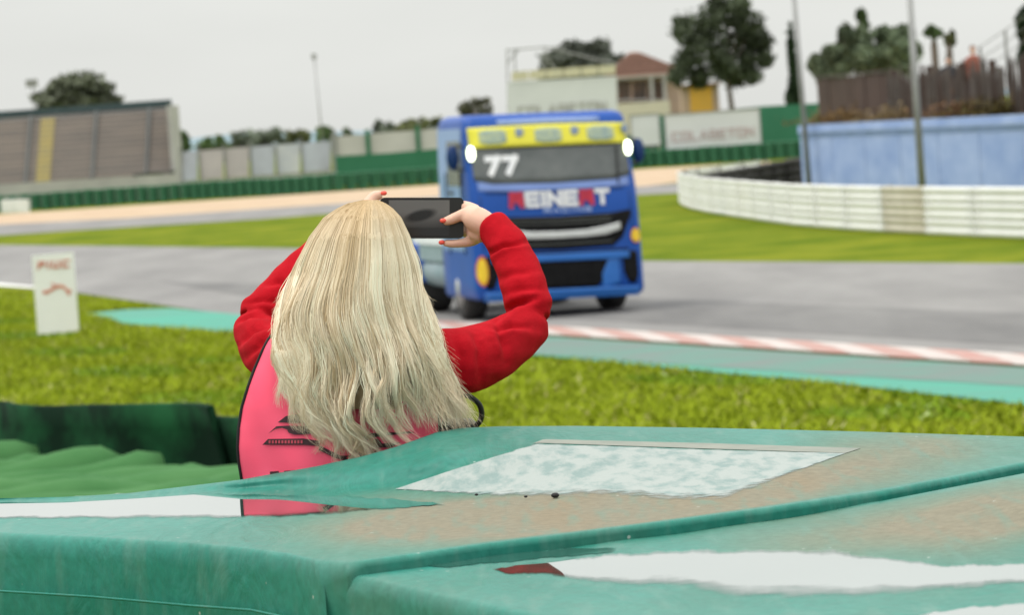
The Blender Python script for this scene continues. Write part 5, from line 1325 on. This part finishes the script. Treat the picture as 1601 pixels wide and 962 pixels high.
    tg = np.gradient(pos, axis=1); tg /= np.linalg.norm(tg, axis=2)[..., None]
    e1 = np.cross(tg, np.array([0, 1, 0.])); e1 /= np.linalg.norm(e1, axis=2)[..., None] + 1e-9; e2 = np.cross(tg, e1)
    ring = np.stack([pos + r_[..., None] * (math.cos(a) * e1 + math.sin(a) * e2) for a in (0.3, 2.39, 4.49)], 2)    # n,K,3,3
    V = ring.reshape(-1, 3)
    idx = np.arange(n * K * 3).reshape(n, K, 3); q = []
    for k in range(3):
        k2 = (k + 1) % 3; q.append(np.stack([idx[:, :-1, k], idx[:, :-1, k2], idx[:, 1:, k2], idx[:, 1:, k]], -1).reshape(-1, 4))
    F = np.concatenate(q)
    mixc = np.clip(.58 + .26 * ccol[ci] + .18 * rg.normal(0, 1, n), 0, 1)[:, None, None]
    base = np.array([.58, .43, .26]) * (1 - mixc) + np.array([.96, .85, .675]) * mixc
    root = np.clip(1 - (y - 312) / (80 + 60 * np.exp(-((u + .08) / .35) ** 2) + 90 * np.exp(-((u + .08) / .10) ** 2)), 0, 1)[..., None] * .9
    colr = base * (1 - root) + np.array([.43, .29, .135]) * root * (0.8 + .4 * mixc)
    colr = np.clip(colr, 0, .92)
    C = np.concatenate([np.repeat(colr.reshape(-1, 3), 3, axis=0), np.ones((n * K * 3, 1))], 1)
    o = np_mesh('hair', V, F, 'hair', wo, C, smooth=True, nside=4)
    # under layer
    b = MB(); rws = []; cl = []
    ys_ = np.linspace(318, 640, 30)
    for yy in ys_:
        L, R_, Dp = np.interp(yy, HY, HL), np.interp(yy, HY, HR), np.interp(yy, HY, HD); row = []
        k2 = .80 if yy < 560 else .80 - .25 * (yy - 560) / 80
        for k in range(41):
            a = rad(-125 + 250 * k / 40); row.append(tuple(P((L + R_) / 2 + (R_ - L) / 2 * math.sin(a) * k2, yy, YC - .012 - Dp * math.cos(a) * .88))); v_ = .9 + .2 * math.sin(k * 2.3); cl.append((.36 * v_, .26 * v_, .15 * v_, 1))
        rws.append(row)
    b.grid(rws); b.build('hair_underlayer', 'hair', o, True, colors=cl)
hair_mesh()
# ------------------------------------------------------------------ phone
pc_ = P(659.5, 341, 7.322)
ph = empty('phone', pc_, 'black smartphone held sideways in both raised hands', 'phone'); 
RM = Matrix((tuple(cR), tuple(-np.array(cF)), tuple(cU))).transposed()
def rbox(w_, h, d, r_, off, n=6):
    out_ = []
    for zz in (d / 2, -d / 2):
        ring = []
        for cx, cy, a0 in ((w_ / 2 - r_, h / 2 - r_, 0), (-w_ / 2 + r_, h / 2 - r_, 90), (-w_ / 2 + r_, -h / 2 + r_, 180), (w_ / 2 - r_, -h / 2 + r_, 270)):
            for k in range(n + 1): a = rad(a0 + 90 * k / n); ring.append(Vector(pc_) + RM @ Vector((cx + r_ * math.cos(a), zz + off, cy + r_ * math.sin(a))))
        out_.append(ring)
    return out_
k_ = PXM(7.322)
b = MB(); b.rings(rbox(131 * k_, 64 * k_, .009, .009, 0)); b.build('case', 'phone_black', ph)
b = MB(); W_, H_ = 95 * k_, 56 * k_; rows_, cl = [], []
for j in range(29):
    row = []
    for i in range(61):
        x, z = (i / 60 - .5), (j / 28 - .5)
        row.append(tuple(Vector(pc_) + RM @ Vector((x * W_ - 4 * k_, .0056, z * H_))))
        v = .012 + .10 * min(1, max(0, (z + .35) / .5)); gx = (x - .02) / .27; gz = (z - .06 - .35 * x) / .17
        sh_ = min(1, max(0, 1.5 - (gx * gx + gz * gz) * 1.2)); v = v * (1 - sh_) + .006 * sh_
        if z < -.28: v = min(v, .012)
        cl.append((v, v * 1.0, v * .98, 1))
    rows_.append(row)
b.grid(rows_); b.build('screen', 'screen', ph, True, colors=cl)
b = MB(); b.ell(Vector(pc_) + RM @ Vector((-55 * k_, -.0055, 22 * k_)), (.006, .002, .006), 12, 6); b.build('camera_lens', 'phone_black', ph, True)
# ------------------------------------------------------------------ shoulder bag
bg_ = empty('shoulder_bag', P(712, 760, 7.02), 'small black shoulder bag with strap at the hip of the person', 'bag')
b = MB(); rr = []
for L, R_, y, hd in ((690, 738, 655, .018), (682, 748, 664, .04), (678, 755, 720, .05), (680, 754, 790, .05), (690, 745, 800, .03)): rr.append(tring(L, R_, y, 7.02, hd, 24, 3))
b.rings(rr); b.build('pouch', 'black_leather', bg_, True)
b = MB(); ptube(b, [(738, 670, 7.0, 5), (750, 660, 6.99, 4.5), (753, 645, 6.98, 4.5), (747, 630, 6.97, 4.5), (728, 618, 6.96, 4.5), (712, 622, 6.95, 4.5), (700, 640, 6.95, 4.5), (695, 668, 6.97, 4.5)], 8); b.build('strap', 'black_leather', bg_, True)
# ------------------------------------------------------------------ spectators behind the fence
def spectator(px, label, jacket, hairc, h=1.72, back=3.0):
    q = fence_pt(fx(px), FB + 1.3); s = h / 1.72
    e = empty('person', (q[0], q[1], ZB), label, 'person', None, world=False)
    b = MB(); b.ell((0, 0, 1.59 * s), (.075, .095, .12)); b.tube([(0, 0, 1.50 * s), (0, 0, 1.36 * s)], .055, 10)
    b.rings([[(w_ * math.cos(2 * math.pi * k / 16), d * math.sin(2 * math.pi * k / 16), z * s) for k in range(16)] for z, w_, d in ((.85, .16, .11), (1.0, .15, .10), (1.25, .18, .11), (1.40, .17, .09), (1.44, .08, .06))])
    b.ell((0, -.1, 1.585 * s), (.016, .03, .02))
    for sd in (-1, 1):
        b.tube([(sd * .17, 0, 1.38 * s), (sd * .22, 0, 1.1 * s), (sd * .19, -.12, .9 * s)], [.05, .042, .03], 10)
        b.ell((sd * .185, -.16, .87 * s), (.03, .05, .035))
        b.tube([(sd * .09, 0, .9 * s), (sd * .1, -.01, .48 * s), (sd * .1, .01, .06)], [.085, .06, .04], 10); b.ell((sd * .1, -.06, .035), (.04, .12, .035))
    o = b.build('body', 'skin', e); remesh(o, .018, 3)
    b = MB(); b.rings([[(w_ * math.cos(2 * math.pi * k / 18), d * math.sin(2 * math.pi * k / 18), z * s) for k in range(18)] for z, w_, d in ((.80, .19, .14), (1.0, .18, .13), (1.25, .21, .14), (1.40, .19, .115), (1.46, .09, .075))])
    for sd in (-1, 1): b.tube([(sd * .17, 0, 1.38 * s), (sd * .23, 0, 1.1 * s), (sd * .2, -.11, .93 * s)], [.075, .06, .05], 12)
    o = b.build('jacket', jacket, e); remesh(o, .018, 3)
    for sd in (-1, 1):
        b = MB(); b.tube([(sd * .09, 0, .92 * s), (sd * .1, -.01, .48 * s), (sd * .1, .01, .07)], [.105, .08, .065], 12); b.build('trouser_leg', 'dark_trouser', e, True)
    b = MB(); b.ell((0, .02, 1.625 * s), (.085, .10, .10), 14, 9); b.build('hair', hairc, e, True)
mat('jacket_dark', (.03, .03, .04), (.045, .045, .055), 6, .85)
mat('jacket_red', (.30, .10, .07), (.22, .07, .05), 6, .85)
mat('hair_brown', (.10, .055, .035), None, rough=.6)
mat('hair_black', (.03, .025, .022), None, rough=.6)
spectator(1412, 'spectator in dark jacket standing behind the brushwood fence by the mast', 'jacket_dark', 'hair_black', 1.62)
spectator(1450, 'spectator in reddish top with brown hair behind the brushwood fence', 'jacket_red', 'hair_brown', 1.86)
